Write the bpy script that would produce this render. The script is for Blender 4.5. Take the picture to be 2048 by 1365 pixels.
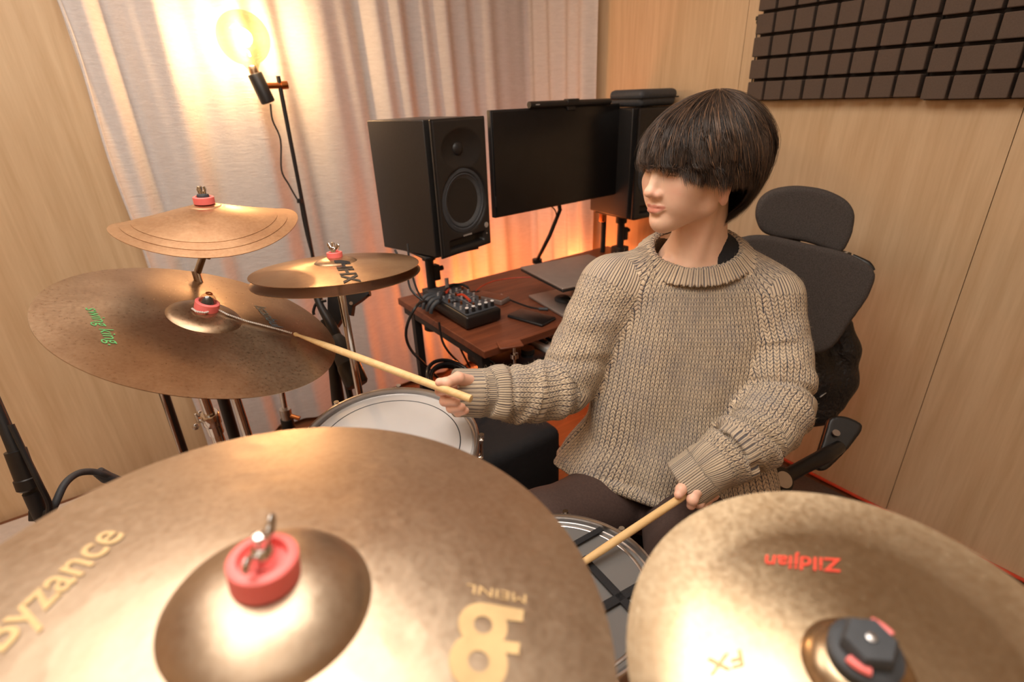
import bpy, bmesh, math, random
import numpy as np
from mathutils import Vector, Matrix
random.seed(7); RNG = np.random.default_rng(7)
for _o in list(bpy.data.objects): bpy.data.objects.remove(_o)
SC = bpy.context.scene
COL = SC.collection
PI = math.pi

# ------------------------------------------------------------------ camera
FPX = 1050.0; IW, IH = 2048, 1365
CAMP = np.array([0.0, 0.0, 1.38])
_p, _r, _y = math.radians(24.9), math.radians(-2.2), math.radians(35.0)
FWD = np.array([math.sin(_y)*math.cos(_p), math.cos(_y)*math.cos(_p), -math.sin(_p)])
_r0 = np.array([math.cos(_y), -math.sin(_y), 0.0]); _u0 = np.cross(_r0, FWD)
RGT = math.cos(_r)*_r0 + math.sin(_r)*_u0
UPV = -math.sin(_r)*_r0 + math.cos(_r)*_u0
cam_d = bpy.data.cameras.new('camera'); cam = bpy.data.objects.new('camera', cam_d); COL.objects.link(cam)
cam_d.sensor_width = 36; cam_d.lens = FPX/IW*36; cam_d.clip_start = 0.02
M = Matrix.Identity(4)
for i in range(3):
    M[i][0] = RGT[i]; M[i][1] = UPV[i]; M[i][2] = -FWD[i]; M[i][3] = CAMP[i]
cam.matrix_world = M
cam_d.dof.use_dof = True; cam_d.dof.focus_distance = 1.03; cam_d.dof.aperture_fstop = 3.2
SC.camera = cam

def ray(x, y): return FWD + RGT*(x-IW/2)/FPX + UPV*(IH/2-y)/FPX
def at(x, y, d): return CAMP + ray(x, y)*d
def at_z(x, y, z):
    r = ray(x, y); return CAMP + r*((z-CAMP[2])/r[2])
def at_y(x, y, Y):
    r = ray(x, y); return CAMP + r*(Y/r[1])
def at_x(x, y, X):
    r = ray(x, y); return CAMP + r*(X/r[0])
def at_plane(x, y, c, n):
    r = ray(x, y); return CAMP + r*(np.dot(np.asarray(c)-CAMP, n)/np.dot(r, n))

# ------------------------------------------------------------------ light and exposure
SC.view_settings.view_transform = 'Standard'; SC.view_settings.look = 'None'
SC.view_settings.gamma = 1; SC.view_settings.exposure = 0.0; SC.view_settings.use_curve_mapping = False
W = bpy.data.worlds.new('world'); SC.world = W; W.use_nodes = True
W.node_tree.nodes['Background'].inputs[0].default_value = (1, .9, .8, 1)
W.node_tree.nodes['Background'].inputs[1].default_value = 0.05

def area(name, loc, target, sx, sy, power, color):
    d = bpy.data.lights.new(name, 'AREA'); d.shape = 'RECTANGLE'; d.size = sx; d.size_y = sy
    d.energy = power; d.color = color
    o = bpy.data.objects.new(name, d); COL.objects.link(o); o.location = loc
    o.rotation_euler = (Vector(target)-Vector(loc)).to_track_quat('-Z', 'Y').to_euler()
    return o
def point(name, loc, r, power, color):
    d = bpy.data.lights.new(name, 'POINT'); d.shadow_soft_size = r; d.energy = power; d.color = color
    o = bpy.data.objects.new(name, d); COL.objects.link(o); o.location = loc; return o
area('ceiling_panel_light', (0.05, 0.55, 2.33), (0.05, 0.55, 0), 1.2, .9, 24, (1, .92, .83))
area('bounce_flash_light', (-.30, -.35, 1.62), (-.22, -.22, 2.36), .30, .30, 22, (1, .96, .92))
area('far_ceiling_light', (-.25, 1.5, 2.33), (-.25, 1.5, 0), 1.0, 0.6, 10, (1, .91, .82))

# ------------------------------------------------------------------ node material helpers
class NT:
    def __init__(s, name):
        s.m = bpy.data.materials.new(name); s.m.use_nodes = True; s.t = s.m.node_tree
        s.b = s.t.nodes['Principled BSDF']; s.o = s.t.nodes['Material Output']
    def n(s, typ, **k):
        nd = s.t.nodes.new(typ)
        for a, v in k.items(): setattr(nd, a, v)
        return nd
    def l(s, a, b): s.t.links.new(a, b)
    def put(s, sock, v):
        if hasattr(v, 'is_linked') or isinstance(v, bpy.types.NodeSocket): s.l(v, sock)
        else: sock.default_value = v
    def math(s, op, a, b=0.0, c=0.0):
        nd = s.n('ShaderNodeMath', operation=op)
        for i, v in enumerate((a, b, c)): s.put(nd.inputs[i], v)
        return nd.outputs[0]
    def coord(s, out='Object'): return s.n('ShaderNodeTexCoord').outputs[out]
    def map(s, vec, scale=(1, 1, 1), loc=(0, 0, 0), rot=(0, 0, 0)):
        nd = s.n('ShaderNodeMapping'); s.l(vec, nd.inputs[0]); nd.inputs['Scale'].default_value = scale
        nd.inputs['Location'].default_value = loc; nd.inputs['Rotation'].default_value = rot
        return nd.outputs[0]
    def noise(s, vec, scale, detail=3, rough=.5, dist=0):
        nd = s.n('ShaderNodeTexNoise'); s.l(vec, nd.inputs['Vector']); nd.inputs['Scale'].default_value = scale
        nd.inputs['Detail'].default_value = detail; nd.inputs['Roughness'].default_value = rough
        nd.inputs['Distortion'].default_value = dist; return nd.outputs[0]
    def ramp(s, fac, stops):
        nd = s.n('ShaderNodeValToRGB'); s.l(fac, nd.inputs[0]); cr = nd.color_ramp
        while len(cr.elements) < len(stops): cr.elements.new(.5)
        for e, (p, c) in zip(cr.elements, stops): e.position = p; e.color = (*c, 1) if len(c) == 3 else c
        return nd.outputs[0]
    def mix(s, f, a, b, mode='MIX'):
        nd = s.n('ShaderNodeMix', data_type='RGBA', blend_type=mode)
        s.put(nd.inputs[0], f)
        for i, v in ((6, a), (7, b)):
            if isinstance(v, tuple): nd.inputs[i].default_value = (*v, 1) if len(v) == 3 else v
            else: s.l(v, nd.inputs[i])
        return nd.outputs[2]
    def bump(s, h, strength=.3, dist=.001, prev=None):
        nd = s.n('ShaderNodeBump'); s.l(h, nd.inputs['Height']); nd.inputs['Strength'].default_value = strength
        nd.inputs['Distance'].default_value = dist
        if prev is not None: s.l(prev, nd.inputs['Normal'])
        return nd.outputs[0]
    def set(s, **k):
        for a, v in k.items():
            sock = s.b.inputs[a.replace('_', ' ')]
            if isinstance(v, tuple) and len(v) == 3 and sock.type == 'RGBA': v = (*v, 1)
            s.put(sock, v)
        return s.m
def lin(r, g, b):
    f = lambda c: ((c/255+.055)/1.055)**2.4 if c/255 > .04045 else c/255/12.92
    return (f(r), f(g), f(b))
def simple(name, col, rough=.5, metal=0, var=.15, scale=30, bump=.15, bd=.0005, **k):
    t = NT(name); v = t.coord(); nz = t.noise(v, scale, 4)
    a = tuple(c*(1-var) for c in col); b = tuple(min(1, c*(1+var)) for c in col)
    c = t.ramp(nz, [(.3, a), (.7, b)])
    nz2 = t.noise(v, scale*8, 2)
    return t.set(Base_Color=c, Roughness=rough, Metallic=metal, Normal=t.bump(nz2, bump, bd), **k)

def m_wood(name, c1, c2, axis='Z', sc=1.0, rough=.45):
    t = NT(name); v = t.coord()
    st = {'Z': (1, 1, .06), 'X': (.06, 1, 1), 'Y': (1, .06, 1)}[axis]
    vv = t.map(v, tuple(s_*sc for s_ in st))
    w = t.noise(vv, 5, 3, .5, .6); fine = t.noise(vv, 90, 3, .6)
    band = t.math('FRACT', t.math('MULTIPLY', w, 7.0)); band = t.math('ABSOLUTE', t.math('SUBTRACT', band, .5))
    f = t.math('ADD', t.math('MULTIPLY', band, .55), t.math('MULTIPLY', fine, .7))
    big = t.noise(t.map(v, (1, 1, .4)), 2.2, 2)
    f = t.math('ADD', f, t.math('MULTIPLY', t.math('SUBTRACT', big, .5), .5))
    c = t.ramp(f, [(.2, c2), (.85, c1)])
    return t.set(Base_Color=c, Roughness=rough, Normal=t.bump(fine, .06, .0004), Specular_IOR_Level=.35)

def m_cymbal(name, c1, c2, rough=.34, aniso=.75, groove=900, spots=.5, gb=.10):
    t = NT(name); v = t.coord('UV')      # UV map holds the disc's own x, y in metres
    sep = t.n('ShaderNodeSeparateXYZ'); t.l(v, sep.inputs[0])
    r = t.math('SQRT', t.math('ADD', t.math('MULTIPLY', sep.outputs[0], sep.outputs[0]), t.math('MULTIPLY', sep.outputs[1], sep.outputs[1])))
    ang = t.math('ARCTAN2', sep.outputs[1], sep.outputs[0])
    cb = t.n('ShaderNodeCombineXYZ'); t.l(t.math('MULTIPLY', r, groove), cb.inputs[0]); t.l(t.math('MULTIPLY', ang, .6), cb.inputs[1])
    g = t.noise(cb.outputs[0], 1.0, 3, .6)
    n1 = t.noise(v, 14, 4, .6); n2 = t.noise(v, 160, 3, .6)
    f = t.math('ADD', t.math('MULTIPLY', n1, .6), t.math('MULTIPLY', n2, .4))
    c = t.ramp(f, [(.32, c2), (.66, c1)])
    c = t.mix(t.math('MULTIPLY', g, .25), c, tuple(x*.55 for x in c1))
    vo = t.n('ShaderNodeTexVoronoi'); t.l(v, vo.inputs['Vector']); vo.inputs['Scale'].default_value = 30
    dim = t.ramp(vo.outputs['Distance'], [(.04, (0, 0, 0)), (.45, (1, 1, 1))])
    b1 = t.bump(dim, spots*.55, .0012) if spots > 0 else None; b2 = t.bump(g, gb, .0004, b1)
    # circular lathe tangent
    geo = t.n('ShaderNodeTangent', direction_type='UV_MAP', uv_map='lathe')
    t.l(geo.outputs[0], t.b.inputs['Tangent'])
    rr = t.math('ADD', rough-.08, t.math('MULTIPLY', n2, .16))
    return t.set(Base_Color=c, Metallic=.92, Roughness=rr, Anisotropic=aniso, Normal=b2)

MAT = {}
MAT['wall'] = m_wood('maple_veneer', lin(222, 196, 160), lin(200, 170, 132), 'Z', 1.0, .5)
MAT['seam'] = simple('dark_gap', lin(80, 62, 50), .8)
MAT['floorwood'] = m_wood('brown_floor', lin(132, 86, 58), lin(96, 60, 40), 'X', 1.5, .45)
MAT['desk'] = m_wood('walnut_desk', lin(134, 76, 50), lin(92, 50, 34), 'X', 2.2, .38)
MAT['ceiling'] = simple('ceiling_white', (.75, .70, .63), .9, bump=.05)
MAT['black'] = simple('black_paint', (.012, .012, .013), .45, bump=.1)
MAT['blackgloss'] = simple('black_gloss', (.010, .010, .011), .18, bump=.02)
MAT['blackmatte'] = simple('black_fabric', (.010, .010, .012), .85, scale=60, bump=.5, bd=.002)
MAT['rubber'] = simple('grey_rubber', (.045, .05, .058), .6, scale=80, bump=.25)
MAT['chrome'] = simple('chrome_metal', (.72, .70, .68), .13, 1, var=.05, bump=.02)
MAT['steel'] = simple('satin_steel', (.55, .53, .52), .3, 1, var=.08, bump=.05)
MAT['bead'] = simple('nickel_bead', (.86, .84, .80), .25, .45, var=.05)
MAT['brass'] = simple('copper_brass', lin(190, 120, 70), .28, 1, var=.1)
MAT['speaker'] = simple('speaker_vinyl', (.014, .013, .013), .42, scale=200, bump=.35)
MAT['speakerside'] = simple('speaker_side_vinyl', (.020, .018, .017), .32, scale=200, bump=.3)
MAT['cone'] = simple('woven_cone', (.07, .075, .08), .4, scale=250, bump=.5)
MAT['screen'] = simple('monitor_glass', (.008, .007, .007), .30, bump=.01)
MAT['foam'] = simple('acoustic_foam', lin(92, 78, 68), .95, scale=300, bump=.5, var=.08)
MAT['foamback'] = simple('foam_backing', lin(46, 38, 33), .95, scale=200, bump=.5)
MAT['mesh'] = simple('chair_fabric', lin(72, 66, 63), .9, scale=350, bump=.6, var=.3)
MAT['plastic'] = simple('chair_plastic', (.012, .011, .011), .35)
MAT['greymat'] = simple('grey_mat', lin(88, 80, 74), .95, scale=120, bump=.6, var=.15)
MAT['lightmat'] = simple('pale_mat', lin(205, 196, 188), .9, scale=60, bump=.3, var=.05)
MAT['red'] = simple('coral_plastic', lin(248, 122, 118), .42, var=.05, Subsurface_Weight=.1)
MAT['redcable'] = simple('orange_cable', lin(200, 66, 36), .5)
MAT['stick'] = m_wood('hickory_stick', lin(238, 206, 152), lin(220, 180, 122), 'X', 3.0, .5)
MAT['shellwood'] = m_wood('drum_shell', lin(150, 96, 60), lin(110, 66, 40), 'Z', 2.0, .3)
MAT['white'] = simple('white_keys', (.75, .74, .72), .25, var=.03, bump=.02)
MAT['silver'] = simple('silver_knob', (.6, .6, .6), .35, .6)
MAT['laptop'] = simple('laptop_grey', lin(158, 144, 136), .45, .5, var=.05)
MAT['pants'] = simple('brown_trousers', lin(70, 52, 46), .88, scale=220, bump=.5, var=.15)
MAT['fuzz'] = simple('wool_fibre', lin(205, 182, 150), .9)
MAT['teeblack'] = simple('black_tee', (.012, .012, .014), .9, scale=200, bump=.4)
MAT['jacket'] = simple('black_nylon', (.010, .010, .012), .5, scale=12, bump=.6, bd=.01)
MAT['shoe'] = simple('dark_shoe', (.03, .028, .027), .6)
MAT['green'] = simple('green_ink', lin(78, 150, 84), .6, var=.25)
MAT['blueink'] = simple('blue_foil', lin(120, 160, 180), .5, var=.4, scale=400)
MAT['blackink'] = simple('black_ink', (.015, .014, .013), .6)
MAT['redink'] = simple('red_ink', lin(226, 74, 52), .6)
MAT['goldink'] = simple('pale_gold_ink', lin(208, 176, 126), .7, 0)
MAT['cyr'] = m_cymbal('ride_bronze', lin(178, 152, 124), lin(146, 118, 92), .30, .7, 900, .0, .03)
MAT['cys'] = m_cymbal('stack_bronze', lin(200, 164, 128), lin(170, 130, 96), .36, .6, 700, .2)
MAT['cyh'] = m_cymbal('hat_bronze', lin(196, 166, 132), lin(164, 132, 102), .34, .65, 800, .2)
MAT['cyc'] = m_cymbal('crash_bronze', lin(200, 180, 156), lin(178, 154, 128), .36, .45, 500, .45, .06)
MAT['cyz'] = m_cymbal('effects_bronze', lin(198, 178, 148), lin(170, 142, 108), .24, .6, 400, .2, .08)

def m_drumhead(name, col, rough):
    t = NT(name); v = t.coord(); n = t.noise(v, 9, 3); c = t.ramp(n, [(.3, tuple(x*.93 for x in col)), (.7, col)])
    return t.set(Base_Color=c, Roughness=rough, Normal=t.bump(t.noise(v, 400, 2), .1, .0003), Subsurface_Weight=.05)
MAT['headwhite'] = m_drumhead('coated_head', (.62, .60, .585), .35)
MAT['headgrey'] = m_drumhead('mesh_head', (.16, .155, .15), .28)

def m_curtain():
    t = NT('sheer_linen'); v = t.coord()
    n = t.noise(t.map(v, (1, 1, 5)), 22, 5, .65, .8); w = t.noise(v, 420, 2)
    h = t.math('ADD', t.math('MULTIPLY', n, 1.0), t.math('MULTIPLY', w, .12))
    c = t.ramp(n, [(.3, (.70, .67, .66)), (.7, (.80, .775, .765))])
    nb = t.bump(h, .55, .004)
    m = t.set(Base_Color=c, Roughness=.9, Normal=nb, Specular_IOR_Level=.1)
    tr = t.n('ShaderNodeBsdfTranslucent'); t.l(c, tr.inputs[0]); t.l(nb, tr.inputs['Normal'])
    ms = t.n('ShaderNodeMixShader'); ms.inputs[0].default_value = .22
    t.l(t.b.outputs[0], ms.inputs[1]); t.l(tr.outputs[0], ms.inputs[2]); t.l(ms.outputs[0], t.o.inputs[0])
    return m
MAT['curtain'] = m_curtain()
def m_emit(name, col, s):
    t = NT(name); n = t.noise(t.coord(), 5, 1); st = t.math('MULTIPLY', t.math('ADD', .8, t.math('MULTIPLY', n, .4)), s)
    return t.set(Base_Color=col, Emission_Color=(*col, 1), Emission_Strength=st)
MAT['filament'] = m_emit('glowing_filament', (1, .80, .50), 70)
MAT['led'] = m_emit('orange_led', (1, .36, .09), 9)
def m_thin(name, c1, c2, refl=.06):
    """thin-walled clear shell: tinted see-through with a mirror sheen that grows at grazing angles"""
    t = NT(name); n = t.noise(t.coord(), 8, 2); c = t.ramp(n, [(.3, c1), (.7, c2)])
    tr = t.n('ShaderNodeBsdfTransparent'); t.l(c, tr.inputs[0]); gl = t.n('ShaderNodeBsdfGlossy'); gl.inputs['Roughness'].default_value = .05
    fr = t.n('ShaderNodeLayerWeight'); fr.inputs[0].default_value = .25
    ms = t.n('ShaderNodeMixShader'); t.l(t.math('ADD', t.math('MULTIPLY', fr.outputs['Facing'], .35), refl), ms.inputs[0])
    t.l(tr.outputs[0], ms.inputs[1]); t.l(gl.outputs[0], ms.inputs[2]); t.l(ms.outputs[0], t.o.inputs[0]); t.t.nodes.remove(t.b)
    return t.m
MAT['bulb'] = m_thin('amber_bulb_glass', (.86, .73, .58), (.92, .80, .66), .03)
MAT['clear'] = m_thin('clear_plastic', (.80, .78, .74), (.88, .86, .82), .10)

def m_skin():
    t = NT('skin'); v = t.coord()
    n = t.noise(v, 26, 4, .6); f = t.noise(v, 700, 2)
    c = t.ramp(n, [(.3, lin(232, 190, 164)), (.72, lin(240, 204, 178))])
    at_ = t.n('ShaderNodeAttribute', attribute_name='tint')
    sp = t.n('ShaderNodeSeparateColor'); t.l(at_.outputs['Color'], sp.inputs[0])
    c = t.mix(sp.outputs[0], c, lin(206, 126, 110))       # lips, nails, knuckles
    c = t.mix(sp.outputs[1], c, lin(230, 164, 142))      # cheeks, ears, fingertips
    c = t.mix(sp.outputs[2], c, lin(60, 40, 32))         # lashes and brows
    return t.set(Base_Color=c, Roughness=.46, Subsurface_Weight=.22, Subsurface_Radius=(.9, .35, .2), Subsurface_Scale=.006, Normal=t.bump(f, .12, .0004), Specular_IOR_Level=.4)
MAT['skin'] = m_skin()
def m_hair():
    t = NT('dark_brown_hair'); a = t.n('ShaderNodeAttribute', attribute_name='strand')
    sp = t.n('ShaderNodeSeparateColor'); t.l(a.outputs['Color'], sp.inputs[0])
    c = t.ramp(sp.outputs[0], [(0, (.020, .014, .012)), (.45, (.045, .031, .024)), (.8, (.10, .062, .042)), (1, (.28, .15, .08))])
    return t.set(Base_Color=c, Roughness=.42, Specular_IOR_Level=.55)
MAT['hair'] = m_hair()

def m_knit():
    t = NT('marled_knit'); v = t.coord('UV'); sep = t.n('ShaderNodeSeparateXYZ'); t.l(v, sep.inputs[0])
    wob = t.noise(v, 45, 2)
    U = t.math('ADD', sep.outputs[0], t.math('MULTIPLY', t.math('SUBTRACT', wob, .5), .004)); V = sep.outputs[1]
    cu = t.math('DIVIDE', U, .0108); fu = t.math('SUBTRACT', t.math('FRACT', cu), .5); au = t.math('ABSOLUTE', fu)
    rv = t.math('ADD', t.math('DIVIDE', V, .0082), t.math('MULTIPLY', au, 1.7))
    fr = t.math('SUBTRACT', t.math('FRACT', rv), .5)
    lobe = t.math('SUBTRACT', 1.0, t.math('POWER', t.math('MULTIPLY', t.math('ABSOLUTE', t.math('SUBTRACT', au, .22)), 3.9), 2.0))
    lobe = t.math('MAXIMUM', lobe, 0.0)
    row = t.math('MAXIMUM', t.math('SUBTRACT', 1.0, t.math('POWER', t.math('MULTIPLY', t.math('ABSOLUTE', fr), 2.0), 2.6)), 0.0)
    h = t.math('SQRT', t.math('MULTIPLY', lobe, row))
    cell = t.n('ShaderNodeCombineXYZ'); t.l(t.math('FLOOR', t.math('MULTIPLY', cu, 2.0)), cell.inputs[0]); t.l(t.math('FLOOR', rv), cell.inputs[1])
    wn = t.n('ShaderNodeTexWhiteNoise', noise_dimensions='2D'); t.l(cell.outputs[0], wn.inputs['Vector'])
    # plied yarn running along each leg of the stitch
    yv = t.math('SINE', t.math('MULTIPLY', t.math('ADD', t.math('MULTIPLY', rv, 1.0), t.math('MULTIPLY', au, 3.0)), 20.0))
    fleck = t.noise(v, 420, 3, .7); fl2 = t.noise(t.map(v, (1, .45, 1)), 240, 2, .6)
    f = t.math('ADD', t.math('MULTIPLY', wn.outputs[0], .20), t.math('ADD', t.math('SUBTRACT', t.math('MULTIPLY', fleck, 1.15), .20), t.math('MULTIPLY', fl2, .45)))
    f = t.math('ADD', f, t.math('MULTIPLY', t.math('SUBTRACT', h, .6), .72))  # dark yarn plus painted shade in the gaps between stitches
    f = t.math('ADD', f, t.math('MULTIPLY', yv, .03))
    c = t.ramp(f, [(.36, lin(58, 60, 76)), (.50, lin(128, 118, 116)), (.62, lin(206, 184, 156)), (.92, lin(241, 219, 188))])
    big = t.noise(v, 11, 3, .6)
    c = t.mix(t.math('MULTIPLY', t.math('MAXIMUM', t.math('SUBTRACT', big, .46), 0.0), 1.5), c, lin(140, 138, 148))  # blue-grey patches paint the cool fill light of the folds into the colour
    hh = t.math('ADD', h, t.math('ADD', t.math('MULTIPLY', fleck, .25), t.math('MULTIPLY', yv, .06)))
    return t.set(Base_Color=c, Roughness=.92, Normal=t.bump(hh, 1.0, .0042), Specular_IOR_Level=.15, Sheen_Weight=.25, Sheen_Roughness=.5)
MAT['knit'] = m_knit()

# ------------------------------------------------------------------ object helpers
def tag(o, label=None, cat=None, group=None, kind=None):
    if label: o['label'] = label
    if cat: o['category'] = cat
    if group: o['group'] = group
    if kind: o['kind'] = kind
    return o
def thing(name, loc, label, cat, group=None):
    o = bpy.data.objects.new(name, None); COL.objects.link(o); o.location = tuple(loc); o.empty_display_size = .02
    return tag(o, label, cat, group)
def root_loc(p):
    v = np.zeros(3)
    while p is not None: v = v + np.array(p.location); p = p.parent
    return v
def mesh_obj(name, verts, faces, mat, parent=None, smooth=True, uv=None, origin=None, autosmooth=True):
    verts = np.asarray(verts, float)
    base = root_loc(parent) if parent is not None else (np.asarray(origin, float) if origin is not None else np.zeros(3))
    me = bpy.data.meshes.new(name)
    me.from_pydata([tuple(p) for p in (verts-base)], [], [tuple(int(i) for i in f) for f in faces])
    me.materials.append(mat if not isinstance(mat, str) else MAT[mat])
    me.update()
    o = bpy.data.objects.new(name, me); COL.objects.link(o)
    if parent is not None: o.parent = parent
    else: o.location = tuple(base)
    if smooth:
        me.polygons.foreach_set('use_smooth', [True]*len(me.polygons))
        if autosmooth:
            try: me.set_sharp_from_angle(angle=math.radians(40))
            except Exception: pass
    return o

class MB:
    def __init__(s): s.v = []; s.f = []
    def add(s, vs, fs):
        b = len(s.v); s.v += [tuple(p) for p in vs]; s.f += [tuple(i+b for i in f) for f in fs]; return s
    def box(s, c, half, ax=None, bev=0.0):
        c = np.asarray(c, float); A = np.eye(3) if ax is None else np.asarray(ax, float)
        hx, hy, hz = half
        if bev <= 0:
            vs = [c+A[0]*x*hx+A[1]*y*hy+A[2]*z*hz for x in (-1, 1) for y in (-1, 1) for z in (-1, 1)]
            return s.add(vs, [(0, 1, 3, 2), (4, 6, 7, 5), (0, 4, 5, 1), (2, 3, 7, 6), (0, 2, 6, 4), (1, 5, 7, 3)])
        bm = bmesh.new(); bmesh.ops.create_cube(bm, size=1)
        for v in bm.verts: v.co = Vector((v.co.x*2*hx, v.co.y*2*hy, v.co.z*2*hz))
        bmesh.ops.bevel(bm, geom=bm.edges[:], offset=min(bev, .95*min(half)), segments=3, profile=.5, affect='EDGES')
        bm.verts.index_update()
        vs = [c+A[0]*v.co.x+A[1]*v.co.y+A[2]*v.co.z for v in bm.verts]; fs = [[v.index for v in f.verts] for f in bm.faces]
        bm.free(); return s.add(vs, fs)
    def cyl(s, p0, p1, r0, r1=None, n=20, cap=True):
        return s.lathe(p0, np.asarray(p1, float)-np.asarray(p0, float), [(r0, 0), (r0 if r1 is None else r1, 1)], n, cap, True)
    def lathe(s, c, axis, prof, n=32, cap=True, rel=False, e1=None):
        c = np.asarray(c, float); axis = np.asarray(axis, float); L = np.linalg.norm(axis); w = axis/L
        if e1 is None:
            e1 = np.cross(w, [0, 0, 1.0]);
            if np.linalg.norm(e1) < 1e-3: e1 = np.array([1.0, 0, 0])
        e1 = e1/np.linalg.norm(e1); e2 = np.cross(w, e1)
        vs = []; fs = []
        for r, z in prof:
            zz = z*L if rel else z
            for k in range(n):
                a = 2*PI*k/n; vs.append(c+w*zz+(e1*math.cos(a)+e2*math.sin(a))*r)
        for i in range(len(prof)-1):
            for k in range(n):
                k2 = (k+1) % n; fs.append((i*n+k, i*n+k2, (i+1)*n+k2, (i+1)*n+k))
        if cap: fs.append(tuple(range(n))[::-1]); fs.append(tuple((len(prof)-1)*n+k for k in range(n)))
        return s.add(vs, fs)
    def tube(s, pts, r, n=10, smooth=0):
        P = [np.asarray(p, float) for p in pts]
        if smooth:
            Q = []
            m = len(P)
            for i in range(m-1):
                p0, p1, p2, p3 = P[max(i-1, 0)], P[i], P[i+1], P[min(i+2, m-1)]
                for j in range(smooth):
                    t = j/smooth
                    Q.append(.5*((2*p1)+(-p0+p2)*t+(2*p0-5*p1+4*p2-p3)*t*t+(-p0+3*p1-3*p2+p3)*t**3))
            Q.append(P[-1]); P = Q
        R = r if hasattr(r, '__len__') else [r]*len(P)
        if len(R) != len(P): R = np.interp(np.linspace(0, 1, len(P)), np.linspace(0, 1, len(R)), R)
        up = None; vs = []; fs = []
        for i, p in enumerate(P):
            d = P[min(i+1, len(P)-1)]-P[max(i-1, 0)]; d = d/(np.linalg.norm(d)+1e-12)
            if up is None:
                up = np.cross(d, [0, 0, 1.0]); up = up if np.linalg.norm(up) > .05 else np.cross(d, [1.0, 0, 0])
            up = up-d*np.dot(up, d); up /= np.linalg.norm(up); e2 = np.cross(d, up)
            for k in range(n):
                a = 2*PI*k/n; vs.append(p+(up*math.cos(a)+e2*math.sin(a))*R[i])
        for i in range(len(P)-1):
            for k in range(n):
                k2 = (k+1) % n; fs.append((i*n+k, i*n+k2, (i+1)*n+k2, (i+1)*n+k))
        fs.append(tuple(range(n))[::-1]); fs.append(tuple((len(P)-1)*n+k for k in range(n)))
        return s.add(vs, fs)
    def sphere(s, c, r, n=16, ax=None, sc=(1, 1, 1)):
        A = np.eye(3) if ax is None else np.asarray(ax, float); c = np.asarray(c, float); vs = []; fs = []
        m = n//2
        for i in range(m+1):
            th = PI*i/m
            for k in range(n):
                a = 2*PI*k/n
                q = (r*sc[0]*math.sin(th)*math.cos(a), r*sc[1]*math.sin(th)*math.sin(a), r*sc[2]*math.cos(th))
                vs.append(c+A[0]*q[0]+A[1]*q[1]+A[2]*q[2])
        for i in range(m):
            for k in range(n):
                k2 = (k+1) % n; fs.append((i*n+k, (i+1)*n+k, (i+1)*n+k2, i*n+k2))
        return s.add(vs, fs)
    def torus(s, c, axis, R, r, n=48, m=10, e1=None, sc=1.0):
        axis = np.asarray(axis, float); w = axis/np.linalg.norm(axis)
        if e1 is None:
            e1 = np.cross(w, [0, 0, 1.0]); e1 = e1 if np.linalg.norm(e1) > 1e-3 else np.array([1.0, 0, 0])
        e1 = e1/np.linalg.norm(e1); e2 = np.cross(w, e1); vs = []; fs = []
        for i in range(n):
            a = 2*PI*i/n; d = e1*math.cos(a)+e2*math.sin(a)
            for j in range(m):
                b = 2*PI*j/m; vs.append(np.asarray(c)+d*(R+r*math.cos(b))+w*(r*sc*math.sin(b)))
        for i in range(n):
            for j in range(m):
                i2 = (i+1) % n; j2 = (j+1) % m; fs.append((i*m+j, i2*m+j, i2*m+j2, i*m+j2))
        return s.add(vs, fs)
    def build(s, name, mat, parent=None, smooth=True, origin=None):
        o = mesh_obj(name, s.v, s.f, mat, parent, smooth, origin=origin)
        bm = bmesh.new(); bm.from_mesh(o.data); bmesh.ops.recalc_face_normals(bm, faces=bm.faces[:]); bm.to_mesh(o.data); bm.free()
        return o
def top(mb, name, mat, label, cat, origin, group=None, smooth=True):
    return tag(mb.build(name, mat, None, smooth, origin), label, cat, group)
def frame(n, ref=(0, 1, 0)):
    n = np.asarray(n, float); n = n/np.linalg.norm(n); e1 = np.cross(np.asarray(ref, float), n); e1 /= np.linalg.norm(e1)
    return e1, np.cross(n, e1), n

# ------------------------------------------------------------------ room
XR, YB, XL, YF, ZC = 1.87, 2.37, -1.7, -1.5, 2.36
def struct(mb, name, mat): return tag(mb.build(name, mat, None, False), kind='structure')
def panel_wall(name, along, a0, a1, seams, fixed, sgn):
    """tall veneer boards with hairline joints in front of a dark backing; along = 'X' or 'Y'."""
    mb = MB(); e = [a0]+seams+[a1]
    for i in range(len(e)-1):
        lo, hi = e[i]+.001, e[i+1]-.001
        c = (lo+hi)/2; h = (hi-lo)/2
        if along == 'X': mb.box((c, fixed+sgn*.03, ZC/2), (h, .03, ZC/2))
        else: mb.box((fixed+sgn*.03, c, ZC/2), (.03, h, ZC/2))
    o = struct(mb, name, 'wall')
    b = MB(); c = (a0+a1)/2; h = (a1-a0)/2
    if along == 'X': b.box((c, fixed+sgn*.075, ZC/2), (h, .005, ZC/2))
    else: b.box((fixed+sgn*.075, c, ZC/2), (.005, h, ZC/2))
    b.build(name+'_backing', 'seam', o, False)
    return o
panel_wall('wall_back', 'X', XL, XR, [-1.17, .02, .81, 1.60], YB, 1)
panel_wall('wall_right', 'Y', YF, YB, [-1.17, -.378, .411, 1.208, 2.0], XR, 1)
panel_wall('wall_left', 'Y', YF, YB, [-.7, .1, .9, 1.7], XL, -1)
panel_wall('wall_front', 'X', XL, XR, [-.9, -.1, .7, 1.5], YF, -1)
struct(MB().box((.085, .435, -.03), (1.85, 2.0, .03)), 'floor', 'floorwood')
struct(MB().box((.085, .435, ZC+.03), (1.85, 2.0, .03)), 'ceiling', 'ceiling')

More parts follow.
